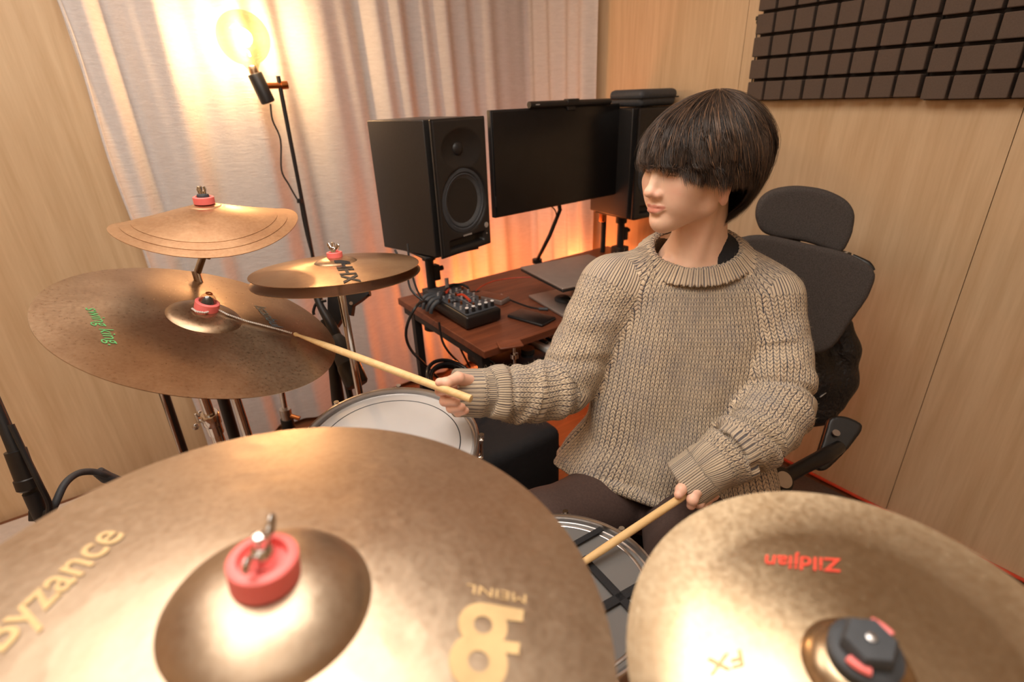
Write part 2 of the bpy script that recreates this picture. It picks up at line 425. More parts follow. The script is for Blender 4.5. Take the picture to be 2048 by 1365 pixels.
top(MB().box((1.36, .05, .004), (.48, .86, .004), bev=.003), 'floor_mat', 'greymat', 'dark grey floor mat along the right wall behind the office chair', 'mat', (1.36, .05, 0))
top(MB().box((-.93, 1.55, .004), (.50, .79, .004), bev=.003), 'floor_mat', 'lightmat', 'pale grey mat on the floor in the left corner by the microphone stand', 'mat', (-.93, 1.55, 0))
top(MB().tube([(1.862, y, .014+.001*math.sin(y*9)) for y in np.linspace(-.75, 1.15, 24)], .006, 8), 'cable', 'redcable', 'thin orange line lying straight along the foot of the right wall', 'cable', (1.86, .3, 0))  # thin orange tube along the joint of floor and wall

# acoustic foam panels: 8 x 8 raised squares each
def foam_panel(y0, y1, z0, label, off=0.0, rows=8):
    n = 8; wy = (y0-y1)/n; hz = .0655
    mb = MB(); bk = MB()
    bk.box((XR-.009, (y0+y1)/2, z0+hz*rows/2), (.009, (y0-y1)/2-.002, hz*rows/2-.002))
    for i in range(n):
        for j in range(rows):
            cy = y0-wy*(i+.5); cz = z0+hz*(j+.5); t = .036+.0035*RNG.random()
            mb.box((XR-.016-t/2, cy, cz), (t/2, wy/2-.0042, hz/2-.0046), bev=.003)
    r = thing('acoustic_panel', (XR, (y0+y1)/2, z0), label, 'acoustic panel', 'foam panels on the right wall')
    bk.build('backing', 'foamback', r, False); mb.build('foam_blocks', 'foam', r, False)
    return r
foam_panel(1.142, .629, 1.338, 'brown foam acoustic panel of raised squares nearer the curtain corner, its left edge stepped')
foam_panel(.627, .114, 1.331, 'brown foam acoustic panel hanging slightly lower, to the right of its neighbour')
foam_panel(.112, -.40, 1.331, 'brown foam acoustic panel cut off by the right edge of the photo')

# clip and thin cable on the wall beside the panels
r = thing('wall_cable', at_x(1517, 40, 1.85), 'thin dark cable hanging from a small clip left of the foam panels', 'cable')
MB().tube([at_x(*q, 1.862) for q in [(1524, 35), (1514, 60), (1512, 95), (1508, 130), (1503, 170), (1497, 205), (1488, 260), (1478, 330)]], .0022, 8, 4).build('wire', 'black', r)
MB().box(at_x(1521, 36, 1.855), (.008, .013, .006), bev=.002).sphere(at_x(1517, 44, 1.85), .008, 10).build('clip', 'black', r)

# ------------------------------------------------------------------ curtain round the corner
def curtain():
    path = []
    y0 = 2.315; x1 = 1.80
    n1 = 460
    L1 = x1-.03-(-.005); Rr = .05
    def P(s):
        if s < L1: return np.array([-.005+s, y0]), np.array([0, -1.0])
        s2 = s-L1
        if s2 < Rr*PI/2:
            a = s2/Rr; return np.array([x1-.03+Rr*math.sin(a)*.6, y0-Rr*(1-math.cos(a))]), np.array([-math.sin(a), -math.cos(a)])
        return np.array([x1, y0-Rr-(s2-Rr*PI/2)]), np.array([-1.0, 0])
    Lt = L1+Rr*PI/2+(y0-Rr-1.875)
    ns = 620; nz = 60; vs = []; fs = []
    amp = lambda s: .019+.009*math.sin(s*2.1+1)
    for i in range(ns):
        s = Lt*i/(ns-1); p, nrm = P(s)
        for j in range(nz):
            z = .03+2.30*j/(nz-1); k = z/2.3
            ph = s*2*PI/.25+1.7*math.sin(s*2.3+.4)+.9*math.sin(s*5.1)+.25*math.sin(z*2+s*3)
            f = math.sin(ph)*amp(s)*(.75+.35*k)+.010*math.sin(ph*2.2+z*1.1+s)+.006*math.sin(s*60+z*2.0)
            f += .008*math.sin(z*3.1+s*7)*(1-k)
            q = p+nrm*(f+.0)
            vs.append((min(q[0], 1.86), min(q[1], 2.36), z))
    for i in range(ns-1):
        for j in range(nz-1):
            a = i*nz+j; fs.append((a, a+nz, a+nz+1, a+1))
    o = mesh_obj('curtain', vs, fs, 'curtain', origin=(.9, 2.31, 2.33), autosmooth=False)
    tag(o, 'sheer off-white curtain hanging in soft folds across the back wall and round the corner', 'curtain')
    hem = MB().tube([(-.004+.006*math.sin(z*9), 2.3-.02*math.sin(z*2), z) for z in np.linspace(.03, 2.33, 50)], .0055, 6)
    hem.build('side_hem', 'curtain', o)
curtain()
rod = MB().tube([(-.05, 2.315, 2.335), (1.80, 2.315, 2.335)], .009, 10).tube([(1.80, 2.33, 2.335), (1.80, 1.86, 2.335)], .009, 10)
top(rod, 'curtain_rail', 'steel', 'slim curtain rail above the curtain under the ceiling', 'rail', (.9, 2.315, 2.335))

# ------------------------------------------------------------------ floor lamp with globe bulb
YP = 2.18
pb, pt = at_y(668, 830, YP), at_y(551, 150, YP)
xm = float(at_y(590, 370, YP)[0])
base = np.array([at_y(640, 560, YP)[0], YP, 0])
lamp = thing('floor_lamp', base, 'slim black floor lamp with a glowing amber globe bulb before the curtain', 'lamp')
q0, q1 = at_y(556, 152, YP), at_y(625, 510, YP)
dirp = (q1-q0)/np.linalg.norm(q1-q0); foot = q0+dirp*((q0[2]-.02)/-dirp[2])
MB().cyl(foot, q0, .0075, n=16).cyl(at_y(599, 398, YP), at_y(600, 406, YP), .011).build('pole', 'black', lamp)
MB().lathe((foot[0], foot[1], 0), (0, 0, 1), [(.13, 0), (.13, .012), (.122, .018), (.02, .022), (.012, .05)]).build('base', 'black', lamp)
sa, sb = at_y(509, 147, YP), at_y(537, 206, YP)
ax = sa-sb; ax /= np.linalg.norm(ax); so = sb
SL = np.linalg.norm(sa-sb)
MB().lathe(so, ax, [(.020, 0), (.0245, .004), (.0245, SL-.003), (.022, SL), (.018, SL)], 28).build('socket', 'black', lamp)
cm = (sa+sb)/2+ax*.008
MB().cyl(cm, at_y(571, 171, YP), .010, n=16).cyl(at_y(562, 171, YP), at_y(575, 170, YP), .0135, n=20).build('clamp', 'brass', lamp)
bc = at_y(487, 76, YP); neck = sa
bulbR = .083
bd_ = bc-sa; bL = np.linalg.norm(bd_); bu = bd_/bL
prof = [(.016, 0), (.017, .012)]
for k in range(20):
    th = PI*(1-.11)-(PI*(1-.11))*k/19
    prof.append((max(.0008, bulbR*math.sin(th)), bL+bulbR*math.cos(th)))
bl = MB().lathe(sa, bu, prof, 48).build('bulb', 'bulb', lamp)
bs1, bs2, _ = frame(bu)
pts = [bc-bu*.055+bs1*.004]
for k in range(60):
    t = k/59; a = t*PI*2*1.6
    pts.append(bc+bu*(-.05+.085*t)+(bs1*math.cos(a)+bs2*math.sin(a))*(.016*math.sin(PI*t)+.002)+RGT*(-.010*t))
MB().tube(pts, .0026, 8).build('filament', 'filament', bl)
MB().cyl(sa-bu*.002, sa+bu*.022, .0145, n=24).build('screw_cap', 'steel', bl)
MB().tube([at_y(*q, YP+.01) for q in [(541, 208), (545, 240), (561, 280), (563, 340), (578, 370), (594, 398), (599, 402), (606, 440), (615, 480), (624, 512)]], .0032, 8, 5).build('cord', 'black', lamp)
point('bulb_light', tuple(bc), .03, 13, (1, .68, .38))

# orange light bars standing behind the desk
def led_bar(p, label, power):
    o = top(MB().box(p, (.012, .012, .10), bev=.006), 'light_bar', 'led', label, 'lamp', (p[0], p[1], p[2]-.10), 'orange light bars behind the desk')
    point('led_light', (p[0]-.0, p[1]-.045, p[2]+.02), .04, power, (1, .21, .045))
led_bar((1.30, 2.18, .42), 'glowing orange light bar behind the desk near the left speaker', 7)
led_bar((1.69, 1.96, .52), 'glowing orange light bar in the corner behind the laptop', 6)
point('led_glow', (1.42, 2.10, .60), .10, 2.5, (1, .23, .05))

# ------------------------------------------------------------------ cymbals
def cym_profile(R, rb, hb, hw, bend=0, flare=0):
    def z(r, x=None):
        r = np.asarray(r, float)
        zb = hw*(1-np.clip((r-rb)/(R-rb), 0, 1)**1.15)
        if flare: zb = zb+np.where(r > .72*R, flare*((r-.72*R)/(.28*R))**1.4, 0)
        bell = hb*np.clip(1-(r/rb)**2, 0, 1)**.75
        return zb+np.where(r < rb, bell, 0)
    return z
class Cym: pass
def cymbal(name, mat, label, c, n, R, rb, hb, hw, group=None, ref=(0, 1, 0), bend=0.0, bend_dir=0.0, flare=0, flip=False, thick=.0011, cat='cymbal', ham=.0):
    C = Cym(); C.c = np.asarray(c, float); C.e1, C.e2, C.n = frame(n, ref); C.R = R
    zf = cym_profile(R, rb, hb, hw, flare=flare); s = -1 if flip else 1
    def Z(x, y):
        r = np.hypot(x, y); u = x*math.cos(bend_dir)+y*math.sin(bend_dir)
        return s*zf(r)+bend*(u/R)**2
    C.Z = Z
    nr, na = 72, 160
    rr = np.concatenate([[.006], np.linspace(.012, rb, 18), np.linspace(rb+.004, R, nr-19)])
    nr = len(rr); ang = np.linspace(0, 2*PI, na, endpoint=False)
    hm = RNG.normal(size=(nr, na))*ham
    X = rr[:, None]*np.cos(ang); Y = rr[:, None]*np.sin(ang); ZZ = Z(X, Y)+hm
    V = C.c+X[..., None]*C.e1+Y[..., None]*C.e2+ZZ[..., None]*C.n
    V2 = V-C.n*thick
    verts = np.concatenate([V.reshape(-1, 3), V2.reshape(-1, 3)]); N = nr*na; faces = []; xy = []; la = []
    def uvs(i, k, k2):
        pass
    for i in range(nr-1):
        for k in range(na):
            k2 = (k+1) % na; a, b, c_, d = i*na+k, i*na+k2, (i+1)*na+k2, (i+1)*na+k
            faces.append((a, d, c_, b)); faces.append((a+N, b+N, c_+N, d+N))
            A0, A1 = ang[k], ang[k]+2*PI/na
            la += [(A0, rr[i]), (A0, rr[i+1]), (A1, rr[i+1]), (A1, rr[i]), (A0, rr[i]), (A1, rr[i]), (A1, rr[i+1]), (A0, rr[i+1])]
    for k in range(na):
        k2 = (k+1) % na; o = (nr-1)*na
        faces.append((o+k, o+k+N, o+k2+N, o+k2)); A0, A1 = ang[k], ang[k]+2*PI/na
        la += [(A0, R), (A0, R+.001), (A1, R+.001), (A1, R)]
        faces.append((k, k2, k2+N, k+N)); la += [(A0, .006), (A1, .006), (A1, .005), (A0, .005)]
    ob = mesh_obj(name, verts, faces, mat, origin=C.c)
    la = np.array(la)
    u1 = ob.data.uv_layers.new(name='UVMap'); xyc = np.stack([la[:, 1]*np.cos(la[:, 0]), la[:, 1]*np.sin(la[:, 0])], 1)
    u1.data.foreach_set('uv', xyc.ravel()); u2 = ob.data.uv_layers.new(name='lathe'); u2.data.foreach_set('uv', la.ravel())
    ob.data.uv_layers.active = u1; u1.active_render = True
    tag(ob, label, cat, group); C.o = ob
    def surf(x, y, off=.0): return C.c+C.e1*x+C.e2*y+C.n*(Z(x, y)+off)
    C.surf = surf
    def loc(px, py):
        x = y = 0.0
        for _ in range(6):
            p = at_plane(px, py, C.c+C.n*Z(x, y), C.n)-C.c; x, y = float(p@C.e1), float(p@C.e2)
        return np.array([x, y])
    C.loc = loc
    return C
def cut_grid(bm, step=.006):
    bmesh.ops.triangulate(bm, faces=bm.faces[:])
    for _ in range(3):
        es = [e for e in bm.edges if e.calc_length() > step]
        if not es: break
        bmesh.ops.subdivide_edges(bm, edges=es, cuts=1); bmesh.ops.triangulate(bm, faces=[f for f in bm.faces if len(f.verts) > 3])
def text_on(C, s, p0, p1, hpx, mat, name='lettering', shear=0.0, bold=0.0, flipside=1, label=None, off=.0009):
    """text whose baseline runs from pixel p0 to p1 on cymbal C; hpx = pixel just above the first letter"""
    a, b, t = C.loc(*p0), C.loc(*p1), C.loc(*hpx)
    ex = b-a; L = np.linalg.norm(ex); ex /= L; ey = np.array([-ex[1], ex[0]])
    H = float((t-a)@ey)
    cu = bpy.data.curves.new('tmp_text', 'FONT'); cu.body = s; cu.shear = shear; cu.offset = bold; cu.resolution_u = 4
    ob = bpy.data.objects.new('tmp_text', cu); COL.objects.link(ob)
    bpy.context.view_layer.update()
    me = bpy.data.meshes.new_from_object(ob.evaluated_get(bpy.context.evaluated_depsgraph_get()))
    bpy.data.objects.remove(ob)
    bm = bmesh.new(); bm.from_mesh(me)
    xs = [v.co.x for v in bm.verts]; ys = [v.co.y for v in bm.verts]
    x0, x1, y1 = min(xs), max(xs), max(ys)
    for v in bm.verts:
        q = a+ex*((v.co.x-x0)/(x1-x0)*L)+ey*(v.co.y/y1*H); v.co = (q[0], q[1], 0)
    cut_grid(bm)
    bm.verts.index_update()
    vs = [C.surf(v.co.x, v.co.y, off) for v in bm.verts]; fs = [[v.index for v in f.verts] for f in bm.faces]; bm.free()
    return mesh_obj(name, vs, fs, mat, C.o, autosmooth=False)
def shape_on(C, polys, mat, name, off=.0009):
    mb = MB()
    for pl in polys:          # quads in pixels, ordered
        bm = bmesh.new(); vv = []
        for q in pl:
            l = C.loc(*q); vv.append(bm.verts.new((l[0], l[1], 0)))
        bm.faces.new(vv); cut_grid(bm, .008); bm.verts.index_update()
        mb.add([C.surf(v.co.x, v.co.y, off) for v in bm.verts], [[v.index for v in f.verts] for f in bm.faces]); bm.free()
    return mb.build(name, mat, C.o)
def ring_on(C, ctr, r_in, r_out, asp, mat, name):
    mb = MB(); c = C.loc(*ctr); vs = []; fs = []; n = 40
    for k in range(n):
        a = 2*PI*k/n
        for r in (r_in, (r_in+r_out)/2, r_out): vs.append(C.surf(c[0]+r*math.cos(a), c[1]+r*math.sin(a)*asp, .0009))
    for k in range(n):
        k2 = (k+1) % n
        for j in (0, 1): fs.append((k*3+j, k2*3+j, k2*3+j+1, k*3+j+1))
    return mb.add(vs, fs).build(name, mat, C.o)

ride = cymbal('ride_cymbal', 'cyr', 'large bronze ride cymbal with green script lettering, tilted towards the drummer', (.055, 1.132, .997), (.353, -.196, .915), .254, .066, .019, .017)
crash = cymbal('crash_cymbal', 'cyc', 'big hammered bronze crash cymbal filling the lower left foreground', (.002, .293, 1.065), (.088, -.074, .993), .229, .064, .024, .022, ham=.00003)
fx = cymbal('effects_cymbal', 'cyz', 'bright bronze effects cymbal with upturned rim and red lettering in the lower right foreground', (.314, .056, 1.012), (-.163, -.063, .985), .152, .034, .016, .012, flare=.009)
hat = cymbal('hi_hat_cymbal', 'cyh', 'upper hi-hat cymbal with three large black letters under the left speaker', (.331, 1.131, 1.055), (.047, .075, .996), .178, .045, .012, .013, 'pair of hi-hat cymbals')
hat2 = cymbal('hi_hat_cymbal', 'cyh', 'lower hi-hat cymbal, upside down beneath the lettered one', (.331, 1.131, 1.038), (.035, .06, .997), .180, .045, .012, .013, 'pair of hi-hat cymbals', flip=True)
sc = at(424, 470, 1.10)
S_n = (.045, -.06, .99)
st = []
for k, (R, lab) in enumerate([(.172, 'widest of the three thin bowed stack cymbals, at the bottom'), (.152, 'middle one of the three thin bowed stack cymbals'), (.133, 'smallest of the three thin bowed stack cymbals, on top')]):
    st.append(cymbal('stack_cymbal', 'cys', lab, sc+np.array([0, 0, .052*(1-R/.172)+.0035*k]), S_n, R, .03, .006, .052*R/.172, 'stacked thin cymbals on one stand', bend=.032*(R/.172)**2, bend_dir=0.0))

text_on(ride, 'swing king.', (170, 617), (217, 692), (196, 615), 'green', 'green_lettering', .35)
text_on(ride, 'Istanbul', (508, 612), (545, 655), (522, 606), 'blueink', 'blue_lettering', .2)
text_on(hat, 'HHX', (671, 534), (690, 569), (705, 534), 'blackink', 'black_lettering', .1, .03)
text_on(crash, 'Byzance', (4, 1308), (256, 1066), (-50, 1268), 'goldink', 'gold_lettering', .25, .012)
text_on(crash, 'MEINL', (1052, 1192), (934, 1170), (1048, 1209), 'goldink', 'maker_lettering', 0, 0)
ring_on(crash, (966, 1252), .0062, .0165, 1.0, 'goldink', 'emblem_ring'); ring_on(crash, (957, 1325), .0066, .0185, 1.0, 'goldink', 'emblem_ring')
shape_on(crash, [[(960, 1207), (1048, 1222), (1045, 1246), (985, 1240)], [(960, 1278), (1040, 1288), (1037, 1312), (985, 1305)]], 'goldink', 'emblem_stems')
text_on(fx, 'Zildjian', (1682, 1120), (1526, 1112), (1680, 1146), 'redink', 'red_lettering', .3, .015)
text_on(fx, 'FX', (1482, 1300), (1405, 1322), (1478, 1335), 'goldink', 'pale_lettering', .2, .01)

# ------------------------------------------------------------------ stand hardware
def washer(root, C, h0, r=.020, t=.014, mat='red', inner=True):
    n = C.n; b = C.surf(0, 0.0)*0+C.c+n*h0
    MB().lathe(b, n, [(r*.35, 0), (r, 0), (r, t), (r*.93, t+.0012), (r*.72, t+.0012), (r*.68, t*.75), (r*.3, t*.75)], 48).build('felt_washer', mat, root)
    return b+n*t
def wingnut(root, p, n, s=1.0, rot=0.3, mat='chrome'):
    e1, e2, n = frame(n); d = e1*math.cos(rot)+e2*math.sin(rot); q = np.cross(n, d)
    mb = MB().lathe(p, n, [(.0075*s, -.004*s), (.0075*s, .006*s), (.0055*s, .012*s), (.004*s, .013*s), (.004*s, .022*s), (.001, .0235*s)], 20)
    for sg in (-1, 1):
        A = p+d*sg*.006*s+n*.004*s; B = p+d*sg*.017*s+n*.016*s
        w = B-A; L = np.linalg.norm(w); w /= L; u = np.cross(w, q)
        mb.box((A+B)/2, (L/2, .0022*s, .0048*s), (w, q, u), bev=.002*s)
        mb.sphere(B, .0055*s, 12, (d, q, n), (1, .45, 1))
    mb.build('wing_nut', mat, root)
def tripod(root, p, h, rad, mat='chrome', rot=.3, n=3):
    for k in range(n):
        a = rot+2*PI*k/n; f = np.array([p[0]+rad*math.cos(a), p[1]+rad*math.sin(a), .012]); t = np.array([p[0], p[1], h]); m_ = np.array([p[0], p[1], .10])
        lg = MB().tube([t, t+(f-t)*.5+np.array([0, 0, .01]), f], .007, 8).tube([m_, t+(f-t)*.55], .005, 8).build('leg', mat, root)
        MB().sphere(f, .013, 12).build('rubber_foot', 'rubber', lg)

# ride stand
g = ride.c-ride.n*.02
rs = thing('cymbal_stand', (g[0]+.06, g[1]+.12, 0), 'chrome boom stand carrying the big ride cymbal', 'stand', 'cymbal stands')
tp = washer(rs, ride, .0345, .0215, .0145)
MB().lathe(tp-ride.n*.003, ride.n, [(.0155, 0), (.0155, .006), (.013, .014), (.008, .019), (.005, .021)], 28).build('clear_cap', 'clear', rs)
MB().lathe(tp-ride.n*.003, ride.n, [(.011, 0), (.010, .006), (.006, .013)], 12).build('inner_nut', 'rubber', rs)
MB().torus(tp+ride.n*.0185, ride.n, .005, .0014, 24, 8).build('brass_ring', 'brass', rs)
a0 = at(412, 770, 1.22); a1 = at(430, 850, 1.30)
top_ = ride.c-ride.n*.03
p2 = np.array([g[0]+.06, g[1]+.12, .78]); 
pj = at(405, 790, 1.17); pk = at(425, 845, 1.22); pf = pk+(pk-pj)*.001
dv = np.array([0, 0, -1.0])
vb = np.array([pk[0], pk[1], .10])
MB().tube([ride.c-ride.n*.05+np.array([0, 0, 0]), ride.c-ride.n*.0+ride.n*.05], .003, 8).tube([ride.c-ride.n*.05, pj+np.array([0, 0, .12]), pj+np.array([0, 0, .03])], .0075, 10).build('tilter', 'chrome', rs)
MB().tube([pj+np.array([0, 0, .05]), pk+np.array([0, 0, -.02])], .0115, 20).build('upper_tube', 'chrome', rs)
up_ = (pj-pk)/np.linalg.norm(pj-pk)
MB().lathe(pk-up_*.035, up_, [(.015, 0), (.017, .002), (.017, .03), (.0185, .031), (.0195, .033), (.0195, .062), (.0175, .065), (.012, .065)], 32).build('collar', 'chrome', rs)
MB().tube([pk-up_*.03, np.array([pk[0]+.012, pk[1]+.012, .25]), np.array([pk[0]+.012, pk[1]+.012, .08])], .0135, 16).build('lower_tube', 'chrome', rs)
wq = pk-RGT*.03+up_*.005
MB().tube([pk, wq], .0045, 8).box(wq-RGT*.003+UPV*.006, (.004, .0145, .006), (RGT, (UPV*.75-RGT*.3), FWD), bev=.003).sphere(wq+UPV*.016+RGT*.002, .0075, 10).sphere(wq-UPV*.014-RGT*.008, .0078, 10).build('wing_screw', 'steel', rs)
tripod(rs, (pk[0]+.012, pk[1]+.012), .42, .26)

# sizzle chain of beads on the ride
r = thing('sizzle_chain', ride.surf(.10, 0), 'fine metal ball chain lying across the ride cymbal up to the stick tip', 'chain')
cps = [ride.loc(*q) for q in [(384, 622), (392, 628), (410, 630), (432, 622), (455, 634), (490, 646), (530, 656), (560, 664), (584, 671)]]
cp3 = [ride.surf(q[0], q[1], .0045) for q in cps]
bm_ = MB(); ln = MB(); dense = []
for i in range(len(cp3)-1):
    for j in range(24): dense.append(cp3[i]+(cp3[i+1]-cp3[i])*j/24)
dense.append(cp3[-1]); dense = np.array(dense); cum = np.r_[0, np.cumsum(np.linalg.norm(np.diff(dense, axis=0), axis=1))]
for s_ in np.arange(0, cum[-1], .0036):
    bm_.sphere([np.interp(s_, cum, dense[:, k]) for k in range(3)], .0022, 8)
o = bm_.build('beads', 'bead', r); tag(o, kind='stuff'); MB().tube(list(dense[::6]), .0005, 6).build('link_wire', 'chrome', r)

# stack stand
ss = thing('cymbal_stand', (sc[0]-.02, sc[1]+.03, 0), 'chrome boom stand carrying the three stacked thin cymbals', 'stand', 'cymbal stands')
stc = st[2]; tp = washer(ss, stc, .0465, .0195, .0125)
MB().lathe(tp-stc.n*.002, stc.n, [(.011, 0), (.0115, .005), (.010, .008), (.004, .009)], 24).build('rubber_nut', 'rubber', ss)
mb = MB()
for k in range(5):
    a = k*2*PI/5+.3; e1, e2, nn = frame(stc.n)
    b_ = tp+nn*.005+(e1*math.cos(a)+e2*math.sin(a))*.0055
    mb.tube([b_, b_+nn*.010+(e1*math.cos(a)+e2*math.sin(a))*.002, b_+nn*.0155], .0019, 8)
mb.cyl(tp, tp+nn*.012, .004).build('pronged_nut', 'chrome', ss)
k0, k1, k2_ = sc-np.array([0, 0, .0]), at(411, 510, 1.13), at(394, 548, 1.16)
MB().tube([stc.c+stc.n*.06, sc-stc.n*.01, k1+UPV*.012], .0035, 8).build('threaded_rod', 'chrome', ss)
MB().tube([k1+UPV*.012, k2_], .0075, 12).box(k1+RGT*.008+UPV*.004, (.006, .014, .006), ((RGT*.9-UPV*.4), (UPV*.9+RGT*.4), FWD), bev=.003).cyl(k1-RGT*.012, k1+RGT*.016, .0045).build('tilter', 'chrome', ss)
MB().tube([k2_, k2_+np.array([0, 0, -.06]), np.array([k2_[0]+.01, k2_[1]+.01, .30]), np.array([k2_[0]+.01, k2_[1]+.01, .09])], [.0075, .0095, .0125, .0125], 14, 3).build('pole', 'chrome', ss)
tripod(ss, (k2_[0]+.01, k2_[1]+.01), .40, .24, rot=1.1)

# hi-hat stand
hs = thing('hi_hat_stand', (hat.c[0], hat.c[1], 0), 'hi-hat stand with winged clutch under the two hi-hat cymbals', 'stand')
tp = washer(hs, hat, .022, .0165, .0115)
wingnut(hs, tp, hat.n, .95, 1.9)
hx, hy = hat.c[0], hat.c[1]
MB().tube([(hx, hy, 1.10), (hx, hy, .3)], .003, 8).build('pull_rod', 'chrome', hs)
hb_ = at(568, 800, 1.42)
MB().tube([(hx, hy, 1.03), (hx, hy, .62)], .009, 12).tube([(hx, hy, .66), (hx, hy, .08)], .0135, 14).build('pole', 'chrome', hs)
tripod(hs, (hx, hy), .42, .25, rot=.8)

# second chrome stand seen between ride and white drum
pA, pB, pC = at(564, 786, 1.75), at(571, 824, 1.78), at(578, 872, 1.82)
bs_ = thing('stand', (pC[0], pC[1], 0), 'short stand post with copper-coloured wing screw behind the ride cymbal, left of the white drum', 'stand')
vv = pB-pA; vv /= np.linalg.norm(vv)
MB().tube([pA-vv*.25, pB+vv*.03], .009, 14).build('upper_tube', 'chrome', bs_)
MB().cyl(pB-vv*.012, pB+vv*.012, .019).cyl(pB+vv*.012, pB+vv*.030, .017).build('collar', 'steel', bs_)
MB().cyl(pB+vv*.028, np.array([pC[0], pC[1], .05]), .021).build('lower_tube', 'black', bs_)
MB().tube([pB+vv*.01, pB+vv*.02+RGT*.045-UPV*.006], [.007, .006, .010, .008], 10).build('wing_screw', 'brass', bs_)
tripod(bs_, (pC[0], pC[1]), .22, .22, 'black', .2)
# dark leg tubes beside the ride stand
def to_floor(a, b):
    d = b-a; return b+d*((b[2]-.004)/-d[2])
o = top(MB().tube([at(322, 770, 1.55), to_floor(at(322, 770, 1.55), at(368, 905, 1.72))], .013, 14), 'stand_tube', 'black', 'dark slanting stand tube left of the chrome ride stand', 'stand tube', at(368, 905, 1.72))
MB().tube([at(318, 772, 1.535), at(362, 905, 1.70)], .0045, 8).build('side_tube', 'chrome', o)
top(MB().tube([at(438, 770, 1.50), to_floor(at(438, 770, 1.50), at(478, 905, 1.66))], .016, 14), 'stand_tube', 'black', 'thick black slanting stand tube right of the chrome ride stand', 'stand tube', at(478, 905, 1.66))

# crash and effects stands
cs = thing('cymbal_stand', (crash.c[0], crash.c[1]+.05, 0), 'chrome stand under the big foreground crash cymbal, only its wing nut showing', 'stand', 'cymbal stands')
tp = washer(cs, crash, .046, .0208, .0165)
e1, e2, nn = frame(crash.n)
wingnut(cs, tp-nn*.003, crash.n, 1.0, .95)
MB().tube([crash.c+nn*.055, crash.c-nn*.02, (crash.c[0], crash.c[1]+.05, .9), (crash.c[0], crash.c[1]+.05, .08)], [.004, .006, .0125, .0125], 14, 3).build('pole', 'chrome', cs)
tripod(cs, (crash.c[0], crash.c[1]+.05), .42, .26, rot=.1)
zs = thing('cymbal_stand', (fx.c[0]-.02, fx.c[1]-.03, 0), 'stand of the foreground effects cymbal with a chunky grey rubber nut', 'stand', 'cymbal stands')
n_ = fx.n; b0 = fx.c+n_*.024
MB().lathe(b0, n_, [(.012, 0), (.0205, 0), (.0215, .004), (.0215, .011), (.0185, .0135), (.016, .014)], 48).build('rubber_base', 'rubber', zs)
mb = MB(); hexp = []
e1, e2, _ = frame(n_)
mb.lathe(b0+n_*.012, n_, [(.0165, 0), (.0165, .011), (.0145, .0135), (.004, .0142)], 6, e1=e1*math.cos(.25)+e2*math.sin(.25))
mb.build('knob', 'rubber', zs)
MB().lathe(b0+n_*.0235, n_, [(.0030, 0), (.0030, .004), (.001, .0046)], 16).build('bolt_tip', 'steel', zs)
def arc(a0_, a1_, rr_, hh): return [b0+n_*hh+(e1*math.cos(a)+e2*math.sin(a))*rr_ for a in np.linspace(a0_, a1_, 9)]
aa = math.atan2(float((-UPV-RGT*.45)@e2), float((-UPV-RGT*.45)@e1))
MB().tube(arc(aa-.38, aa+.38, .0172, .0175), .0027, 8).build('red_insert', 'red', zs)
MB().tube(arc(aa+PI-.5, aa+PI+.2, .0185, .017), .0025, 8).build('red_insert', 'red', zs)
MB().tube([fx.c+n_*.04, fx.c-n_*.03, (fx.c[0]-.02, fx.c[1]-.03, .85), (fx.c[0]-.02, fx.c[1]-.03, .08)], [.004, .006, .0125, .0125], 14, 3).build('pole', 'chrome', zs)
tripod(zs, (fx.c[0]-.02, fx.c[1]-.03), .40, .24, rot=.6)

# ------------------------------------------------------------------ drums
def drum(name, label, c, n, R, depth, head, shell, nlug, rot=0, ring=None, legs=None):
    c = np.asarray(c, float); e1, e2, n = frame(n)
    r = thing(name, c-n*depth, label, 'drum')
    MB().lathe(c-n*depth, n, [(R-.012, 0), (R-.004, 0), (R-.004, depth-.012), (R-.012, depth-.012)], 72, cap=False).build('shell', shell, r)
    MB().lathe(c, n, [(R-.010, -.014), (R-.002, -.014), (R+.006, -.012), (R+.006, -.018), (R+.0085, -.018), (R+.0085, .006), (R+.007, .0085), (R+.0035, .0085), (R+.002, .006), (R+.001, -.006), (R-.010, -.009)], 96, cap=False).build('hoop', 'steel', r)
    h = MB().lathe(c, n, [(.001, -.001), (R*.4, -.0012), (R*.8, -.0018), (R-.006, -.002), (R-.001, -.008)], 96, cap=False).build('drumhead', head, r)
    if ring: MB().torus(c-n*.0016, n, ring, .0011, 96, 6, sc=.5).build('control_ring', 'rubber', h)
    for k in range(nlug):
        a = rot+2*PI*k/nlug; d = e1*math.cos(a)+e2*math.sin(a); t = np.cross(n, d)
        lg = MB().box(c+d*(R+.006)-n*.065, (.010, .009, .020), (d, t, n), bev=.005).cyl(c+d*(R+.013)-n*.05, c+d*(R+.013)+n*.004, .0032, n=10).cyl(c+d*(R+.013)+n*.002, c+d*(R+.013)+n*.010, .0055, n=10).box(c+d*(R+.011), (.006, .010, .003), (d, t, n), bev=.002)
        lg.build('lug', 'chrome', r)
    return r, c, e1, e2, n
tomr, *_t = drum('floor_tom', 'white-headed drum with steel hoop beside the hi-hats, under the right hand', (.296, .862, .759), (-.016, -.116, .993), .170, .30, 'headwhite', 'shellwood', 8, .25, ring=.140)
for k in range(3):
    a = .9+2*PI*k/3; bx, by = _t[0][0]+.185*math.cos(a), _t[0][1]+.185*math.sin(a)
    lg = MB().tube([(bx, by, .62), (bx+.01*math.cos(a), by+.01*math.sin(a), .02)], .006, 10).box((bx, by, .55), (.012, .012, .02), bev=.004).build('leg', 'chrome', tomr)
    MB().sphere((bx+.01*math.cos(a), by+.01*math.sin(a), .014), .014, 12).build('rubber_foot', 'rubber', lg)
